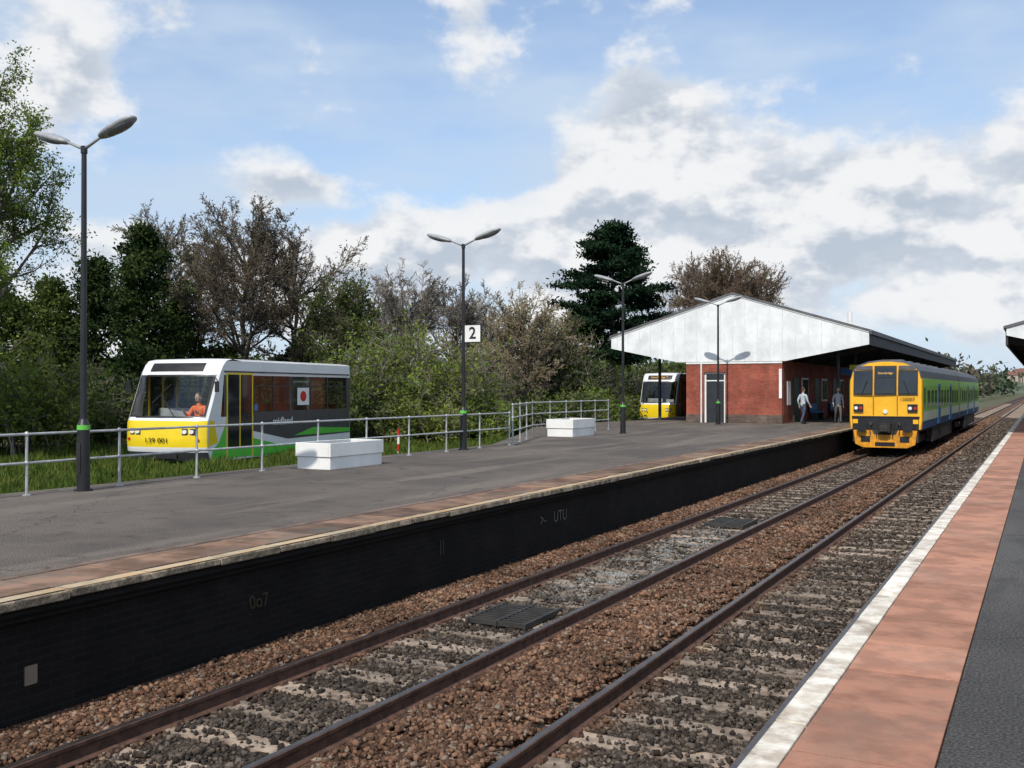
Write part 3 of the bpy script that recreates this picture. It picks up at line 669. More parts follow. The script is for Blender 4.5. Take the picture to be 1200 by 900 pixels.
# ------------------------------------------------------------------ station building + canopy
def station():
    e=empty('station_building',(-13.86,50.8,PZ)); b=MB(); D=54.0
    xl,xr=-2.44,2.46; H=3.1
    d0,d1=-1.50,-.40
    b.box((xl,0,0),(d0,.25,.42),M_brickdk); b.box((d1,0,0),(xr,.25,.42),M_brickdk)
    b.box((xl+.01,.01,.42),(d0,.26,H),M_brick); b.box((d1,.01,.42),(xr-.01,.26,H),M_brick); b.box((d0,.01,2.55),(d1,.26,H),M_brick)
    b.box((d0,.12,0),(d0+.09,.2,2.55),M_wpaint); b.box((d1-.09,.12,0),(d1,.2,2.55),M_wpaint); b.box((d0+.091,.12,2.1),(d1-.091,.2,2.16),M_wpaint); b.box((d0+.091,.12,2.48),(d1-.091,.2,2.55),M_wpaint)
    b.box((d0+.092,.15,0),(d1-.092,.19,2.099),mat('dark_door',(.02,.025,.03),.5)); b.box((d0+.092,.15,2.161),(d1-.092,.18,2.479),M_vdkglass)
    b.box((xl,-.03,H-.12),(xr,.0,H),M_wpaint)
    b.box((xr-.16,-.02,1.25),(xr-.02,.0,2.7),M_wpaint)
    b.cyl((d0-.12,-.06,0),(d0-.12,-.06,H),.04,.04,M_wpaint,8)
    b.box((xl,.27,0),(xl+.25,D-2,H),M_brick); b.box((xr-.25,.27,0),(xr,D-2,H),M_brick); b.box((xl+.25,D-2.3,0),(xr-.25,D-2,H),M_brick)
    MG=mat('door_green',(.03,.07,.05),.5)
    for i in range(9):
        y=2.5+i*5.5
        b.box((xr,y,0),(xr+.04,y+1.1,2.3),MG); b.box((xr,y+2,1.0),(xr+.04,y+3.6,2.3),M_wpaint); b.box((xr+.04,y+2.1,1.1),(xr+.05,y+3.5,2.2),M_vdkglass)
    b.build('walls',parent=e)
    g=MB(); zb=3.08
    pts=[(-6.54,3.85),(-6.54,4.42),(0,6.45),(6.54,4.42),(6.54,3.82),(2.6,zb),(-2.9,zb)]
    g.prism(pts,'y',-.05,.0,M_offw)
    def board(p,q,w_,m,y0=-.085,y1=-.0505):
        p=Vector(p);q=Vector(q); d=(q-p).normalized(); n=Vector((-d.y,d.x))*w_
        g.prism([tuple(p),tuple(q),tuple(q+n),tuple(p+n)],'y',y0,y1,m)
    board((-6.6,4.36),(0,6.41),.13,M_wpaint); board((0,6.41),(6.6,4.36),.13,M_wpaint)
    MBt=mat('batten',(.62,.64,.64),.6)
    for i in range(-10,11):
        x=i*.62; zt=6.42-abs(x)*.3104-.03; zl_=zb+.01 if -2.9<x<2.6 else (zb+(x-2.6)/3.94*.74 if x>0 else zb+(-2.9-x)/3.64*.77)+.01
        g.box((x-.012,-.062,zl_),(x+.012,-.0502,zt),MBt)
    g.build('gable_end',parent=e)
    r=MB(); MV=mat('valance_dark',(.035,.035,.036),.7)
    for s in(-1,1):
        r.prism([(s*6.62,4.42),(0,6.47),(0,6.57),(s*6.62,4.52)],'y',-.12,D,M_rooft)
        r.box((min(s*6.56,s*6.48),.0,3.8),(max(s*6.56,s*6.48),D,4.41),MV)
        r.box((min(s*6.66,s*6.54),-.1,4.30),(max(s*6.66,s*6.54),D,4.42),M_rooft)
        for i in range(11):
            y=1.0+i*5.2
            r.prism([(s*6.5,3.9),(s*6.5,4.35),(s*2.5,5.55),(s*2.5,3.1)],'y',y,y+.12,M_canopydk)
    r.build('canopy_roof',parent=e)
    c=MB()
    for i in range(10):
        y=3+i*5.2
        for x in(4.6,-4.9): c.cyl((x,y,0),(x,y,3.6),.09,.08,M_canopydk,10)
    c.build('canopy_columns',parent=e,smooth=True)
    s=MB(); s.box((4.6,6.4,2.75),(5.5,6.46,3.0),M_vyellow); s.box((3.7,9,2.5),(5.0,9.06,2.9),M_tblue); 
    s.box((xr+.0505,.8,.9),(xr+.07,1.6,2.1),M_wpaint); s.build('hanging_signs',parent=e)
    ch=MB(); ch.cyl((3.4,14,5.3),(3.4,14,6.4),.13,.13,M_wpaint,10); ch.build('flue',parent=e)
    be=MB()
    for y in(6,12): 
        be.box((xr+.15,y,.42),(xr+.6,y+1.8,.47),M_tblue); be.box((xr+.12,y,.5),(xr+.16,y+1.8,.9),M_tblue)
        for k in(.1,1.6): be.box((xr+.2,y+k,0),(xr+.55,y+k+.06,.42),M_black)
    be.build('benches',parent=e)
station()
def rcanopy():
    e=empty('platform_canopy',(4.05,41.5,PZ-.2)); b=MB(); D=45
    pts=[(-5.25,3.86),(-5.25,4.12),(0,5.6),(5.25,4.12),(5.25,3.86),(3,3.3),(-3,3.3)]
    b.prism(pts,'y',-.05,0,M_offw)
    for s in(-1,1):
        b.prism([(s*5.35,4.1),(0,5.62),(0,5.72),(s*5.35,4.2)],'y',-.1,D,M_rooft); b.box((min(s*5.28,s*5.2),.0,3.5),(max(s*5.28,s*5.2),D,4.09),M_canopydk)
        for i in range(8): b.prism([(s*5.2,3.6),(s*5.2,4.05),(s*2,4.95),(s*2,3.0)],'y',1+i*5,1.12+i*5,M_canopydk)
    b.build('canopy_roof',parent=e)
    b=MB(); b.box((-1.5,1,.2),(3,D-3,3.5),M_brick); b.box((-1.52,.9,.2),(3.02,.99,.6),M_brickdk); b.build('building_walls',parent=e)
rcanopy()
# ------------------------------------------------------------------ trees
def tubes(S,n):
    S=np.array(S,float); p0=S[:,0:3];p1=S[:,3:6];r0=S[:,6];r1=S[:,7]
    d=p1-p0; d/=np.linalg.norm(d,axis=1,keepdims=True)+1e-9
    ref=np.where(np.abs(d[:,2:3])>.9,np.array([[1.,0,0]]),np.array([[0,0,1.]])); u=np.cross(d,ref); u/=np.linalg.norm(u,axis=1,keepdims=True)+1e-9; w_=np.cross(d,u)
    a=np.arange(n)*2*math.pi/n; ca=np.cos(a)[None,:,None]; sa=np.sin(a)[None,:,None]
    ring=u[:,None]*ca+w_[:,None]*sa
    V=np.concatenate([p0[:,None]+ring*r0[:,None,None],p1[:,None]+ring*r1[:,None,None]],1).reshape(-1,3)
    j=np.arange(n); j2=(j+1)%n; F=np.stack([j,j2,n+j2,n+j],1)[None]+(np.arange(len(S))*2*n)[:,None,None]
    return V,F.reshape(-1,4)
def quads(C,s0,s1,rg,flat=0.0,elong=1.6):
    n=len(C); a=rg.normal(size=(n,3)); a[:,2]*=(1-flat); a/=np.linalg.norm(a,axis=1,keepdims=True); b_=rg.normal(size=(n,3)); b_[:,2]*=(1-flat)
    b_=np.cross(a,b_); b_/=np.linalg.norm(b_,axis=1,keepdims=True)+1e-9; s=rg.uniform(s0,s1,(n,1)); a=a*s*elong; b_=b_*s
    V=np.stack([C-a,C+b_*.8,C+a,C-b_*.8],1).reshape(-1,3); F=(np.arange(n)*4)[:,None]+np.arange(4)[None]
    return V,F
def grow(rg,p,d,L,r,lv,cfg,segs,tips):
    n=cfg['n'][lv]; st=L/n; mx_=len(cfg['n'])-1
    kids=cfg['k'][lv] if lv<mx_ else 0; s0=cfg['s'][lv] if lv<mx_ else 0
    acc=0.0
    for i in range(n):
        nx,ny,nz=rg.normal(0,cfg['w'][lv],3); d=(d[0]+nx,d[1]+ny,d[2]+nz+cfg['t'][lv]); m=math.sqrt(d[0]**2+d[1]**2+d[2]**2); d=(d[0]/m,d[1]/m,d[2]/m)
        q=(p[0]+d[0]*st,p[1]+d[1]*st,p[2]+d[2]*st)
        f0=i/n; f1=(i+1)/n; tp=cfg.get('tp',.85); ra=r*(1-tp*f0); rb=r*(1-tp*f1)
        segs[0 if lv<2 else 1].append((*p,*q,ra,rb))
        if lv>=mx_-1: tips.append(q)
        if kids and f1>s0:
            acc+=kids/(n*(1-s0))
            while acc>=1:
                acc-=1; az=rg.uniform(0,6.283); an=math.radians(cfg['a'][lv]+rg.normal(0,9))
                if abs(d[2])<.9: ux,uy,uz=d[1],-d[0],0.0
                else: ux,uy,uz=0.0,d[2],-d[1]
                m=math.sqrt(ux*ux+uy*uy+uz*uz); ux/=m;uy/=m;uz/=m
                vx=d[1]*uz-d[2]*uy; vy=d[2]*ux-d[0]*uz; vz=d[0]*uy-d[1]*ux
                c_,s_=math.cos(az),math.sin(az); wx=ux*c_+vx*s_; wy=uy*c_+vy*s_; wz=uz*c_+vz*s_
                ca,sa=math.cos(an),math.sin(an)
                k=rg.uniform(0,1); q2=tuple(p[j]+(q[j]-p[j])*k for j in range(3))
                grow(rg,q2,(d[0]*ca+wx*sa,d[1]*ca+wy*sa,d[2]*ca+wz*sa),L*cfg['r'][lv]*rg.uniform(.65,1.15)*(1-cfg.get('fall',.4)*f1),ra*.55+.002,lv+1,cfg,segs,tips)
        p=q
BARE=dict(n=[9,7,5,4,3],k=[15,9,7,6],s=[.22,.2,.15,.1],a=[42,38,35,38],w=[.05,.10,.13,.16,.2],t=[.03,.05,.04,.02,0],r=[.55,.42,.5,.5],fall=.45)
def cfg(**k): 
    c=dict(BARE); c.update(k); return c
def tree(name,px,Z,H,seed,c,twig,leaf=None,nl=0,ls=(.05,.09),spr=.25,base=.3,r=None,rt=None,dome=None,emin=5):
    rg=np.random.default_rng(seed); x,y=P(px,Z); segs=([],[]); tips=[]
    c=dict(c); r=r or H*.016
    rx,h0,N=dome; zt=H*(h0+.62*(1-h0)); p=(0,0,-.2)
    nseg=10; ps=[]
    for i in range(nseg):
        q=(p[0]+rg.normal(0,.05),p[1]+rg.normal(0,.05),p[2]+(zt+.2)/nseg); segs[0].append((*p,*q,r*(1-.07*i),r*(1-.07*(i+1)))); ps.append(q); p=q
    zc=H*(h0+(1-h0)*.42); rzu=H-zc; rzd=zc-H*h0*.8
    for i in range(N):
        f=(i+.5)/N; z0=H*h0*.9+(zt-H*h0*.9)*rg.random()**.8; j=min(nseg-1,max(0,int((z0+.2)/(zt+.2)*nseg))); q=ps[j]; z0=q[2]
        az=i*2.39996+rg.normal(0,.2); el=math.asin(min(1,max(-.1,math.sin(math.radians(emin))+(1-math.sin(math.radians(emin)))*f**1.1)))
        d=(math.cos(az)*math.cos(el),math.sin(az)*math.cos(el),math.sin(el)); t_=.2
        while t_<H:
            X_,Y_,Z_=q[0]+d[0]*t_,q[1]+d[1]*t_,z0+d[2]*t_-zc
            if (X_*X_+Y_*Y_)/(rx*rx)+(Z_/(rzu if Z_>0 else rzd))**2>1: break
            t_+=.1
        t_=max(t_,.8)
        grow(rg,q,d,t_*rg.uniform(.82,1.06),r*.38,1,c,segs,tips)
    e=empty(name,(x,y,base))
    A_=np.array(segs[0]); A_[:,6:]=np.maximum(A_[:,6:],.012); V,F=tubes(A_,6); npmesh('trunk_and_limbs',V,F,[M_bark],parent=e,smooth=True)
    B_=np.array(segs[1]); B_[:,6:]=np.maximum(B_[:,6:],rt or .006+.00009*Z); V,F=tubes(B_,3); npmesh('twigs',V,F,[twig],parent=e)
    if leaf and nl:
        T=np.array(tips); C=T[rg.integers(0,len(T),nl)]+rg.normal(0,spr,(nl,3)); C=C[C[:,2]>.3]
        V,F=quads(C,ls[0],ls[1],rg); npmesh('leaves',V,F,[leaf],parent=e)
    return e
tree('birch_tree',-20,31,12.8,11,cfg(t=[.02,.03,-.03,-.08,-.1],k=[0,9,7,5]),M_twig,M_lfresh,26000,(.022,.042),.14,dome=(2.5,.25,24),rt=.006)
tree('birch_tree',-110,30,13.8,12,cfg(t=[.02,.03,-.03,-.08,-.1],k=[0,9,7,5]),M_twig,M_lfresh,24000,(.022,.045),.14,dome=(3.0,.22,26),rt=.006)
tree('bare_tree',192,56,12.2,5,cfg(k=[0,10,8,5]),M_twiggrey,dome=(3.0,.40,26),emin=25)
tree('oak_tree',285,50,11.9,21,cfg(k=[0,11,9,6]),M_twig,M_lbrown,3500,(.03,.05),.12,dome=(3.5,.20,42),emin=8)
tree('oak_tree',345,54,11.2,22,cfg(k=[0,10,8,6]),M_twig,M_lbrown,2500,(.03,.05),.12,dome=(3.3,.22,34),emin=10)
tree('oak_tree',235,55,10.6,24,cfg(k=[0,9,8,6]),M_twig,M_lmid,3000,(.03,.055),.12,dome=(2.6,.30,26),emin=10)
tree('hawthorn_tree',402,49,8.3,23,cfg(k=[0,9,7,5]),M_twig,M_lmid,9000,(.035,.065),.16,dome=(2.3,.15,28))
tree('bare_tree',480,60,9.6,124,cfg(k=[0,10,9,6]),M_twiggrey,dome=(3.2,.12,34),emin=15)
tree('bare_tree',532,64,9.3,25,cfg(k=[0,10,9,6]),M_twiggrey,dome=(3.0,.12,32),emin=15)
tree('bare_tree',440,64,9.8,26,cfg(k=[0,9,8,6]),M_twiggrey,dome=(3.0,.15,30),emin=15)
tree('bare_tree',612,58,8.2,27,cfg(k=[0,10,9,6]),M_twigtan,M_lyel,1500,(.03,.05),dome=(2.6,.06,42),emin=25)
tree('bare_tree',655,62,7.2,28,cfg(k=[0,9,8,5]),M_twigtan,M_lmid,2500,(.04,.07),dome=(2.4,.06,32),emin=20)
tree('bare_tree',572,68,8.6,29,cfg(k=[0,9,8,6]),M_twigtan,dome=(3.0,.1,32),emin=15)
tree('beech_tree',846,112,17.4,30,cfg(k=[0,13,8,6],t=[.02,.03,.03,.02,0]),M_twigred,M_lbrown,9000,(.04,.08),.3,rt=.018,dome=(7.1,.22,88),emin=2,r=.42)
def evergreen(name,px,Z,H,wd,seed,leaf,n,size=(.10,.2),base=.3,pw=.8,zs=.04,lump=.32):
    rg=np.random.default_rng(seed); x,y=P(px,Z); e=empty(name,(x,y,base))
    S=[];C=[]; N=int(60+H*6)
    for i in range(N):
        f=zs+(1-zs)*(i+rg.random())/N; z=H*f; rr=wd/2*(1-f)**pw*(1.0+rg.normal(0,.28))+.15; az=rg.uniform(0,6.283)
        S.append((0,0,z*.97,rr*math.cos(az),rr*math.sin(az),z+rg.normal(0,.1)-.1*rr,.03,.01))
        for k in range(3):
            q=rg.uniform(.35,1.0); C.append((rr*q*math.cos(az)+rg.normal(0,.12),rr*q*math.sin(az)+rg.normal(0,.12),z-.1*rr*q,lump*rg.uniform(.5,1.2)))
    S.append((0,0,-.2,0,0,H*.95,.16,.03)); V,F=tubes(np.array(S),5); npmesh('trunk_and_branches',V,F,[M_bark],parent=e)
    C=np.array(C); id_=rg.integers(0,len(C),n); g=rg.normal(size=(n,3))*C[id_,3:4]*np.array([[1,1,.75]]); Pn=C[id_,:3]+g; Pn=Pn[Pn[:,2]>.05]
    V,F=quads(Pn,size[0]*.5,size[1]*.5,rg); npmesh('foliage',V,F,[leaf],parent=e)
evergreen('conifer_tree',168,47,9.7,4.2,41,M_ldark,24000,pw=.6,size=(.08,.17))
evergreen('conifer_tree',112,50,8.6,4.4,42,M_ldark,20000,pw=.6,size=(.08,.17))
evergreen('conifer_tree',60,50,7.6,4.6,43,M_lmid,18000,pw=.55,size=(.08,.17))
evergreen('conifer_tree',5,50,7.0,5.0,44,M_lmid,18000,pw=.5,size=(.08,.17))
evergreen('conifer_tree',215,52,7.4,3.4,45,M_ldark,14000,pw=.55,size=(.08,.17))
evergreen('ivy_covered_tree',262,55,4.6,4.5,46,M_lmid,9000,pw=.4)
evergreen('ivy_covered_tree',350,56,4.4,4.5,47,M_ldark,9000,pw=.4)
def pine(px,Z,H,W_,seed):
    rg=np.random.default_rng(seed); x,y=P(px,Z); e=empty('pine_tree',(x,y,.3)); S=[];C=[]
    S.append((0,0,-.2,.1,0,H*.5,.32,.22)); S.append((.1,0,H*.5,0,0,H*.97,.22,.05))
    for i in range(54):
        f=.30+.69*i/54; z=H*f; prof=[(.30,.55),(.42,1.0),(.55,.95),(.68,.85),(.8,.68),(.9,.46),(1.0,.12)]
        w_=np.interp(f,[p[0] for p in prof],[p[1] for p in prof]); rr=W_/2*w_*rg.uniform(.5,1.15); az=i*2.4+rg.normal(0,.4)
        ex,ey=rr*math.cos(az),rr*math.sin(az); ez=z+rg.uniform(-.1,.5)
        S.append((0,0,z-.3,ex,ey,ez,.07,.02))
        for k in np.linspace(.45,1.0,5):
            C.append((ex*k+rg.normal(0,.2),ey*k+rg.normal(0,.2),z-.3+(ez-z+.3)*k+.15,.36+.15*rg.random()))
    C.append((0,0,H*.97,.4)); V,F=tubes(np.array(S),6); npmesh('trunk_and_limbs',V,F,[M_bark],parent=e,smooth=True)
    C=np.array(C); n=42000; id_=rg.integers(0,len(C),n); g=rg.normal(size=(n,3))*C[id_,3:4]*np.array([[1,1,.36]]); V,F=quads(C[id_,:3]+g,.05,.11,rg,elong=2.2)
    npmesh('needles',V,F,[M_lpine],parent=e)
pine(717,78,14.9,8.6,51)
def bush(name,px,Z,H,wx,seed,leaf,n,ls=(.035,.075),twig=None,base=.3,dep=None):
    rg=np.random.default_rng(seed); x,y=P(px,Z); e=empty(name,(x,y,base),TH); S=[];T=[]; dep=dep or wx*.6
    ns=int(14+wx*4)
    for i in range(ns):
        bx,by=rg.uniform(-wx/2,wx/2)*.8,rg.uniform(-dep/2,dep/2)*.8; hh_=H*rg.uniform(.45,1.05)*(1-.35*(abs(bx)/(wx/2))**2)
        p=np.array([bx,by,-.1]); d=np.array([rg.normal(0,.25),rg.normal(0,.25),1.0])
        for k in range(6):
            q=p+d/np.linalg.norm(d)*hh_/6; S.append((*p,*q,.035*(1-k/7),.035*(1-(k+1)/7)))
            if k>0:
                for j in range(5):
                    dd=rg.normal(size=3); dd[2]=abs(dd[2])*.7+.2; dd/=np.linalg.norm(dd); q2=q+dd*hh_*rg.uniform(.10,.22); S.append((*q,*q2,.014,.008)); T.append((q2+q)/2); T.append(q2)
                    for jj in range(2):
                        d3=dd+rg.normal(0,.5,3); q3=q2+d3/np.linalg.norm(d3)*hh_*.09; S.append((*q2,*q3,.009,.006)); T.append(q3)
            p=q; d=d+rg.normal(0,.18,3)
    V,F=tubes(np.array(S),4); npmesh('stems',V,F,[twig or M_twiggrey],parent=e)
    T=np.array(T); C=T[rg.integers(0,len(T),n)]+rg.normal(0,.13,(n,3)); C=C[C[:,2]>0]; V,F=quads(C,ls[0],ls[1],rg); npmesh('leaves',V,F,[leaf],parent=e)
bs=[('hawthorn_bush',440,45,4.9,4.5,M_lfresh,8500),('hawthorn_bush',485,46,5.2,4.5,M_lyel,7000),('hawthorn_bush',530,47,4.2,4.0,M_lfresh,5000),
('elder_bush',20,36,4.0,5.0,M_lyel,10000),('elder_bush',-30,34,4.6,4.0,M_lfresh,9000),('bramble_bush',75,40,2.6,5,M_lmid,8000),
('bramble_bush',140,44,3.2,5,M_ldark,8000),('bramble_bush',230,46,3.4,5,M_lmid,8000),('bramble_bush',300,46,3.2,5,M_ldark,8000),('bramble_bush',370,46,3.2,5,M_lmid,8000),
('bramble_bush',430,43,2.2,4,M_lmid,6000),('bramble_bush',500,43,1.9,4,M_lyel,5000),('bramble_bush',560,46,1.8,4,M_lfresh,5000),('bramble_bush',600,48,1.8,5,M_lmid,6000),
('bramble_bush',650,54,2.2,5,M_lmid,7000),('holly_bush',668,60,4.9,3.6,M_ldark,9000),('bramble_bush',700,57,2.4,5,M_lfresh,7000),('bramble_bush',745,68,3.5,5,M_ldark,8000),('bramble_bush',780,76,4.0,6,M_lmid,8000),('hawthorn_bush',565,56,4.0,4.5,M_lmid,2500),('hawthorn_bush',625,64,4.2,6,M_lbrown,2500)]
for i,(nm,px,Z,H,wx,lf,n) in enumerate(bs): bush(nm,px,Z,H,wx,100+i,lf,n)
def woodland(name,pts,n,leaf,hmin,hmax,sz,seed,rad):
    rg=np.random.default_rng(seed); C=[]
    for (x,y) in pts:
        H=rg.uniform(hmin,hmax)
        for k in range(7): C.append((x+rg.normal(0,rad*.5),y+rg.normal(0,rad*.5),H*rg.uniform(.15,.85),rad*rg.uniform(.3,.6)))
    C=np.array(C); id_=rg.integers(0,len(C),n); g=rg.normal(size=(n,3))*C[id_,3:4]*.7; Q=C[id_,:3]+g; Q=Q[Q[:,2]>-.5]
    V,F=quads(Q,sz*.5,sz,rg); npmesh(name,V,F,[leaf])
rg0=np.random.default_rng(77)
woodland('woodland',[P(px,rg0.uniform(78,95)) for px in range(-500,400,22)],45000,M_lmid,4.0,6.0,.22,5,2.4)
woodland('woodland',[P(px,rg0.uniform(85,100)) for px in range(380,720,22)],20000,M_lbrown,2.2,3.8,.20,15,2.4)
woodland('woodland',[P(px,rg0.uniform(120,170)) for px in range(560,1060,16)],30000,M_lmid,5,8,.4,6,4)
M_far=leafmat('leaf_distant',(.06,.085,.05),(.095,.12,.07),.2,cl=.05)
M_far2=leafmat('leaf_distant_brown',(.095,.09,.07),(.13,.125,.09),.2,cl=.05)
pts=[]; 
for k in range(420):
    a=math.radians(rg0.uniform(-60,30)); r_=rg0.uniform(330,640)
    x_,y_=r_*math.sin(a),r_*math.cos(a)
    if abs(x_+4)<14: x_+= 30 if rg0.random()<.5 else -30
    pts.append((x_,y_))
woodland('distant_woodland',pts[:220],60000,M_far,7,14,1.1,7,9); woodland('distant_woodland',pts[220:],50000,M_far2,7,14,1.0,8,9)
lp=[(-30+rg0.normal(0,3),y) for y in range(130,330,7)]+[(14+rg0.normal(0,3),y) for y in range(100,330,7)]
woodland('lineside_scrub',lp,40000,M_far,3,6,.4,9,3)
M_hroof=mat('house_roof',(.16,.08,.06),.9,var=.3); M_hwall=mat('house_wall',(.42,.34,.28),.9,var=.2)
for k in range(26):
    a=math.radians(rg0.uniform(-9,3)); r_=rg0.uniform(720,1050); x_,y_=r_*math.sin(a),r_*math.cos(a)
    u=math.degrees(a); fr=(r_-700)/400; z0=-4*(1-fr)+fr*.75*hh(u,0)
    b=MB(); b.box((-5,-4,-1),(5,4,5.5),M_hwall); b.prism([(-4.5,5.5),(0,9),(4.5,5.5)],'x',-5.4,5.4,M_hroof); b.build('brick_house',(x_,y_,z0),rotz=R.uniform(-.8,.8))
def grass(n,x0,x1,y0,y1,z,h0,h1,name,m):
    rg=np.random.default_rng(9); x=rg.uniform(x0,x1,n); y=rg.uniform(y0,y1,n)
    lx=(x-pmx)*math.cos(rz6)+(y-pmy)*math.sin(rz6); ly=-(x-pmx)*math.sin(rz6)+(y-pmy)*math.cos(rz6)
    k=~((np.abs(lx)<1.5)&(ly>-.2)&(ly<9.9)); x=x[k];y=y[k]; n=len(x)
    a=rg.uniform(0,6.28,n); h=rg.uniform(h0,h1,n)*(.6+.5*np.sin(x*1.3+y*.9)**2); w_=.02+h*.06
    dx,dy=np.cos(a)*w_,np.sin(a)*w_; lx,ly=rg.normal(0,.3,n)*h,rg.normal(0,.3,n)*h
    V=np.stack([np.stack([x-dx,y-dy,np.full(n,z)],1),np.stack([x+dx,y+dy,np.full(n,z)],1),np.stack([x+lx,y+ly,z+h],1)],1).reshape(-1,3)
    npmesh(name,V,np.arange(3*n).reshape(-1,3),[m])
grass(150000,-34,-15.05,2,46,.31,.12,.40,'verge_grass',M_gr)
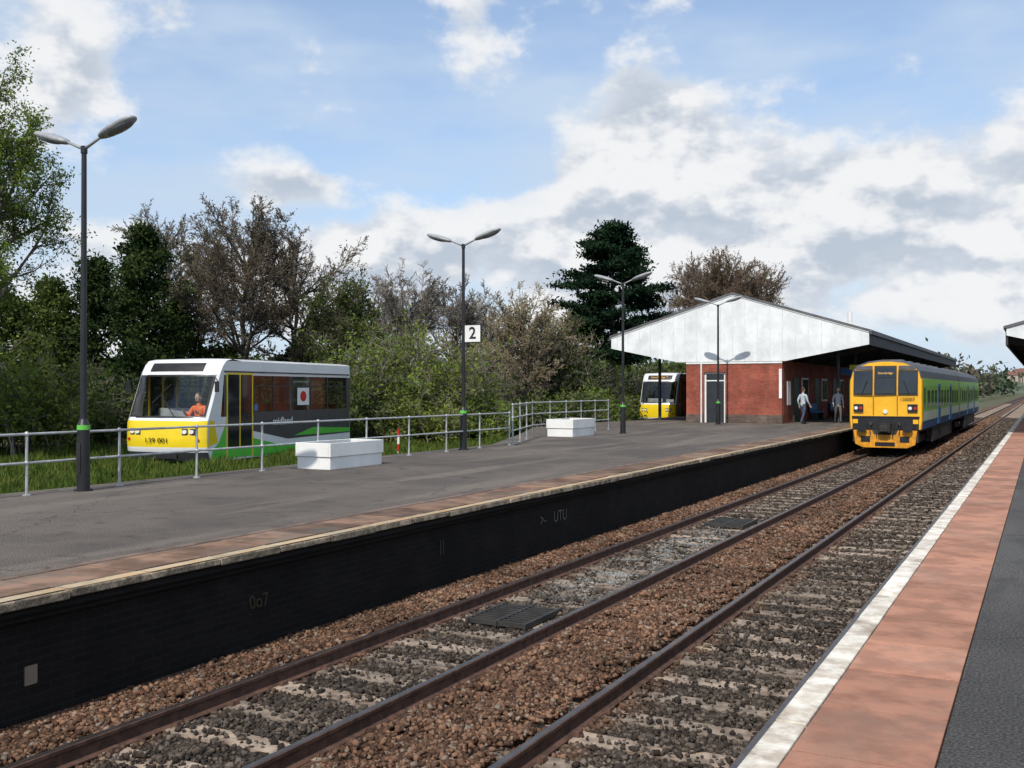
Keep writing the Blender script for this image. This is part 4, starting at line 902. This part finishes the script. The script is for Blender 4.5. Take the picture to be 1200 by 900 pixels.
# ------------------------------------------------------------------ people
M_skin=mat('skin',(.50,.31,.23),.55,var=.05); M_hair=mat('hair',(.045,.03,.02),.7,var=.2); M_jean=mat('jeans',(.05,.07,.12),.85,var=.2); M_shoe=mat('shoes',(.02,.02,.02),.6)
def person(name,loc,rot,top,trous,pose='walk',scale=1.0):
    e=empty(name,loc,rot); e.scale=(scale,)*3
    if pose=='sit':
        J=dict(pel=(0,0,.55),waist=(0,.02,.72),chest=(0,.03,.95),neck=(0,0,1.14),hb=(0,-.02,1.20),shl=(.18,.02,1.07),shr=(-.18,.02,1.07),ell=(.26,-.10,.82),elr=(-.26,-.10,.82),wrl=(.20,-.30,.92),wrr=(-.20,-.30,.92),
               hl=(.10,0,.53),hr=(-.10,0,.53),kl=(.14,-.30,.55),kr=(-.14,-.30,.55),al=(.14,-.24,.14),ar=(-.14,-.24,.14),tl=(.15,-.36,.08),tr=(-.15,-.36,.08))
    else:
        J=dict(pel=(0,0,.93),waist=(0,0,1.08),chest=(0,-.01,1.30),neck=(0,0,1.48),hb=(0,-.01,1.55),shl=(.185,0,1.41),shr=(-.185,0,1.41),ell=(.25,.08,1.13),elr=(-.25,-.03,1.13),wrl=(.25,-.02,.90),wrr=(-.26,-.18,.93),
               hl=(.095,0,.88),hr=(-.095,0,.88),kl=(.105,-.12,.49),kr=(-.10,.06,.49),al=(.10,-.16,.08),ar=(-.10,.25,.12),tl=(.11,-.34,.035),tr=(-.10,.10,.035))
    Rr=dict(pel=.135,waist=.12,chest=.15,neck=.06,hb=.055,shl=.075,shr=.075,ell=.046,elr=.046,wrl=.03,wrr=.03,hl=.095,hr=.095,kl=.06,kr=.06,al=.042,ar=.042,tl=.035,tr=.035)
    Ed=[('pel','waist'),('waist','chest'),('chest','neck'),('neck','hb'),('chest','shl'),('chest','shr'),('shl','ell'),('shr','elr'),('ell','wrl'),('elr','wrr'),('pel','hl'),('pel','hr'),('hl','kl'),('hr','kr'),('kl','al'),('kr','ar'),('al','tl'),('ar','tr')]
    ks=list(J); me=bpy.data.meshes.new('b'); me.from_pydata([J[k] for k in ks],[(ks.index(a),ks.index(c)) for a,c in Ed],[])
    ob=bpy.data.objects.new('b',me); scene.collection.objects.link(ob); ob.modifiers.new('s','SKIN'); 
    for i,k in enumerate(ks):
        sv=me.skin_vertices[0].data[i]; r_=Rr[k]; sv.radius=(r_,r_*.78) if k in('chest','waist','pel') else (r_,r_); sv.use_root=(k=='pel')
    su=ob.modifiers.new('u','SUBSURF'); su.levels=2; su.render_levels=2
    bpy.context.view_layer.update(); dg=bpy.context.evaluated_depsgraph_get(); m2=bpy.data.meshes.new_from_object(ob.evaluated_get(dg)); bpy.data.objects.remove(ob)
    m2.materials.clear()
    for m in(top,trous,M_skin,M_shoe): m2.materials.append(m)
    pj={k:Vector(v) for k,v in J.items()}
    lab={('pel','waist'):0,('waist','chest'):0,('chest','neck'):0,('neck','hb'):2,('chest','shl'):0,('chest','shr'):0,('shl','ell'):0,('shr','elr'):0,('ell','wrl'):0,('elr','wrr'):0,('al','tl'):3,('ar','tr'):3}
    for p in m2.polygons:
        c=p.center; best=9;bl=1
        for a,q in Ed:
            A0,B0=pj[a],pj[q]; ab=B0-A0; k=max(0,min(1,(c-A0).dot(ab)/ab.length_squared)); dd=(c-(A0+ab*k)).length/(Rr[a]+Rr[q])
            if dd<best: best=dd; bl=lab.get((a,q),1)
        p.material_index=bl
    m2.shade_smooth(); o=bpy.data.objects.new('clothed_body',m2); scene.collection.objects.link(o); o.parent=e
    h=MB(); c=pj['hb']+Vector((0,-.01,.12))
    h.ellip(c,((0,0,.125),(.078,0,0),(0,.095,0)),M_skin,16,12); h.ellip(c+Vector((0,-.03,-.06)),((0,0,.06),(.055,0,0),(0,.06,0)),M_skin,12,8)
    h.ellip(c+Vector((0,.018,.03)),((0,0,.112),(.086,0,0),(0,.095,0)),M_hair,16,12)
    h.ellip(c+Vector((0,-.10,-.02)),((0,.004,.028),(.013,0,0),(0,.018,0)),M_skin,8,6)
    for s in(-1,1):
        h.ellip(c+Vector((s*.08,.005,-.01)),((0,0,.032),(.012,0,0),(0,.02,0)),M_skin,8,6)
        h.ellip(c+Vector((s*.032,-.084,.012)),((.012,0,0),(0,.007,0),(0,0,.007)),M_wpaint,8,6); h.ellip(c+Vector((s*.032,-.090,.012)),((.005,0,0),(0,.003,0),(0,0,.005)),M_black,6,6)
    h.ellip(c+Vector((0,-.082,-.065)),((.024,0,0),(0,.008,0),(0,0,.006)),M_red,8,6)
    for s,wk,ek in((1,'wrl','ell'),(-1,'wrr','elr')):
        w0=pj[wk]; d=(w0-pj[ek]).normalized(); side=d.cross(Vector((1,0,0))).normalized(); nn=d.cross(side).normalized()
        h.ellip(w0+d*.05,(d*.06,side*.042,nn*.018),M_skin,10,8)
        for i,(off,L) in enumerate(((-.03,.062),(-.01,.075),(.01,.07),(.028,.055))):
            a0=w0+d*.09+side*off; a1=a0+d*L*.55-nn*s*.008; a2=a1+d*L*.4-nn*s*.02; h.cyl(a0,a1,.0095,.0085,M_skin,6); h.cyl(a1,a2,.0085,.007,M_skin,6)
        a0=w0+d*.03-side*.035; a1=a0+d*.03-side*.025; h.cyl(a0,a1,.012,.010,M_skin,6); h.cyl(a1,a1+d*.028-side*.006,.010,.008,M_skin,6)
    h.build('head_and_hands',parent=e,smooth='full')
    return e
M_shirt=mat('pale_shirt',(.42,.46,.5),.8,var=.1); M_top2=mat('grey_jacket',(.40,.41,.44),.8,var=.1); M_slacks=mat('grey_trousers',(.10,.09,.08),.85)
x,y=Gpx(941,497,PZ); person('walking_person',(x,y,PZ),math.radians(150),M_shirt,M_jean)
x,y=P(982,51.5); person('walking_person',(x,y,PZ),math.radians(20),M_top2,M_slacks)
lx,ly=.50*sx_,1.02*sy_
person('vehicle_driver',(pmx+math.cos(rz6)*lx-math.sin(rz6)*ly,pmy+math.sin(rz6)*lx+math.cos(rz6)*ly,PMZ+.24),rz6,M_hiviz,M_hiviz,'sit',1.2)
mp=MB(); 
for i in range(4): mp.cyl((0,0,i*.25),(0,0,i*.25+.249),.04,.04,M_red if i%2 else M_wpaint,10)
x,y=P(467,34); mp.build('marker_post',(x,y,.33),smooth=True)
print('done')
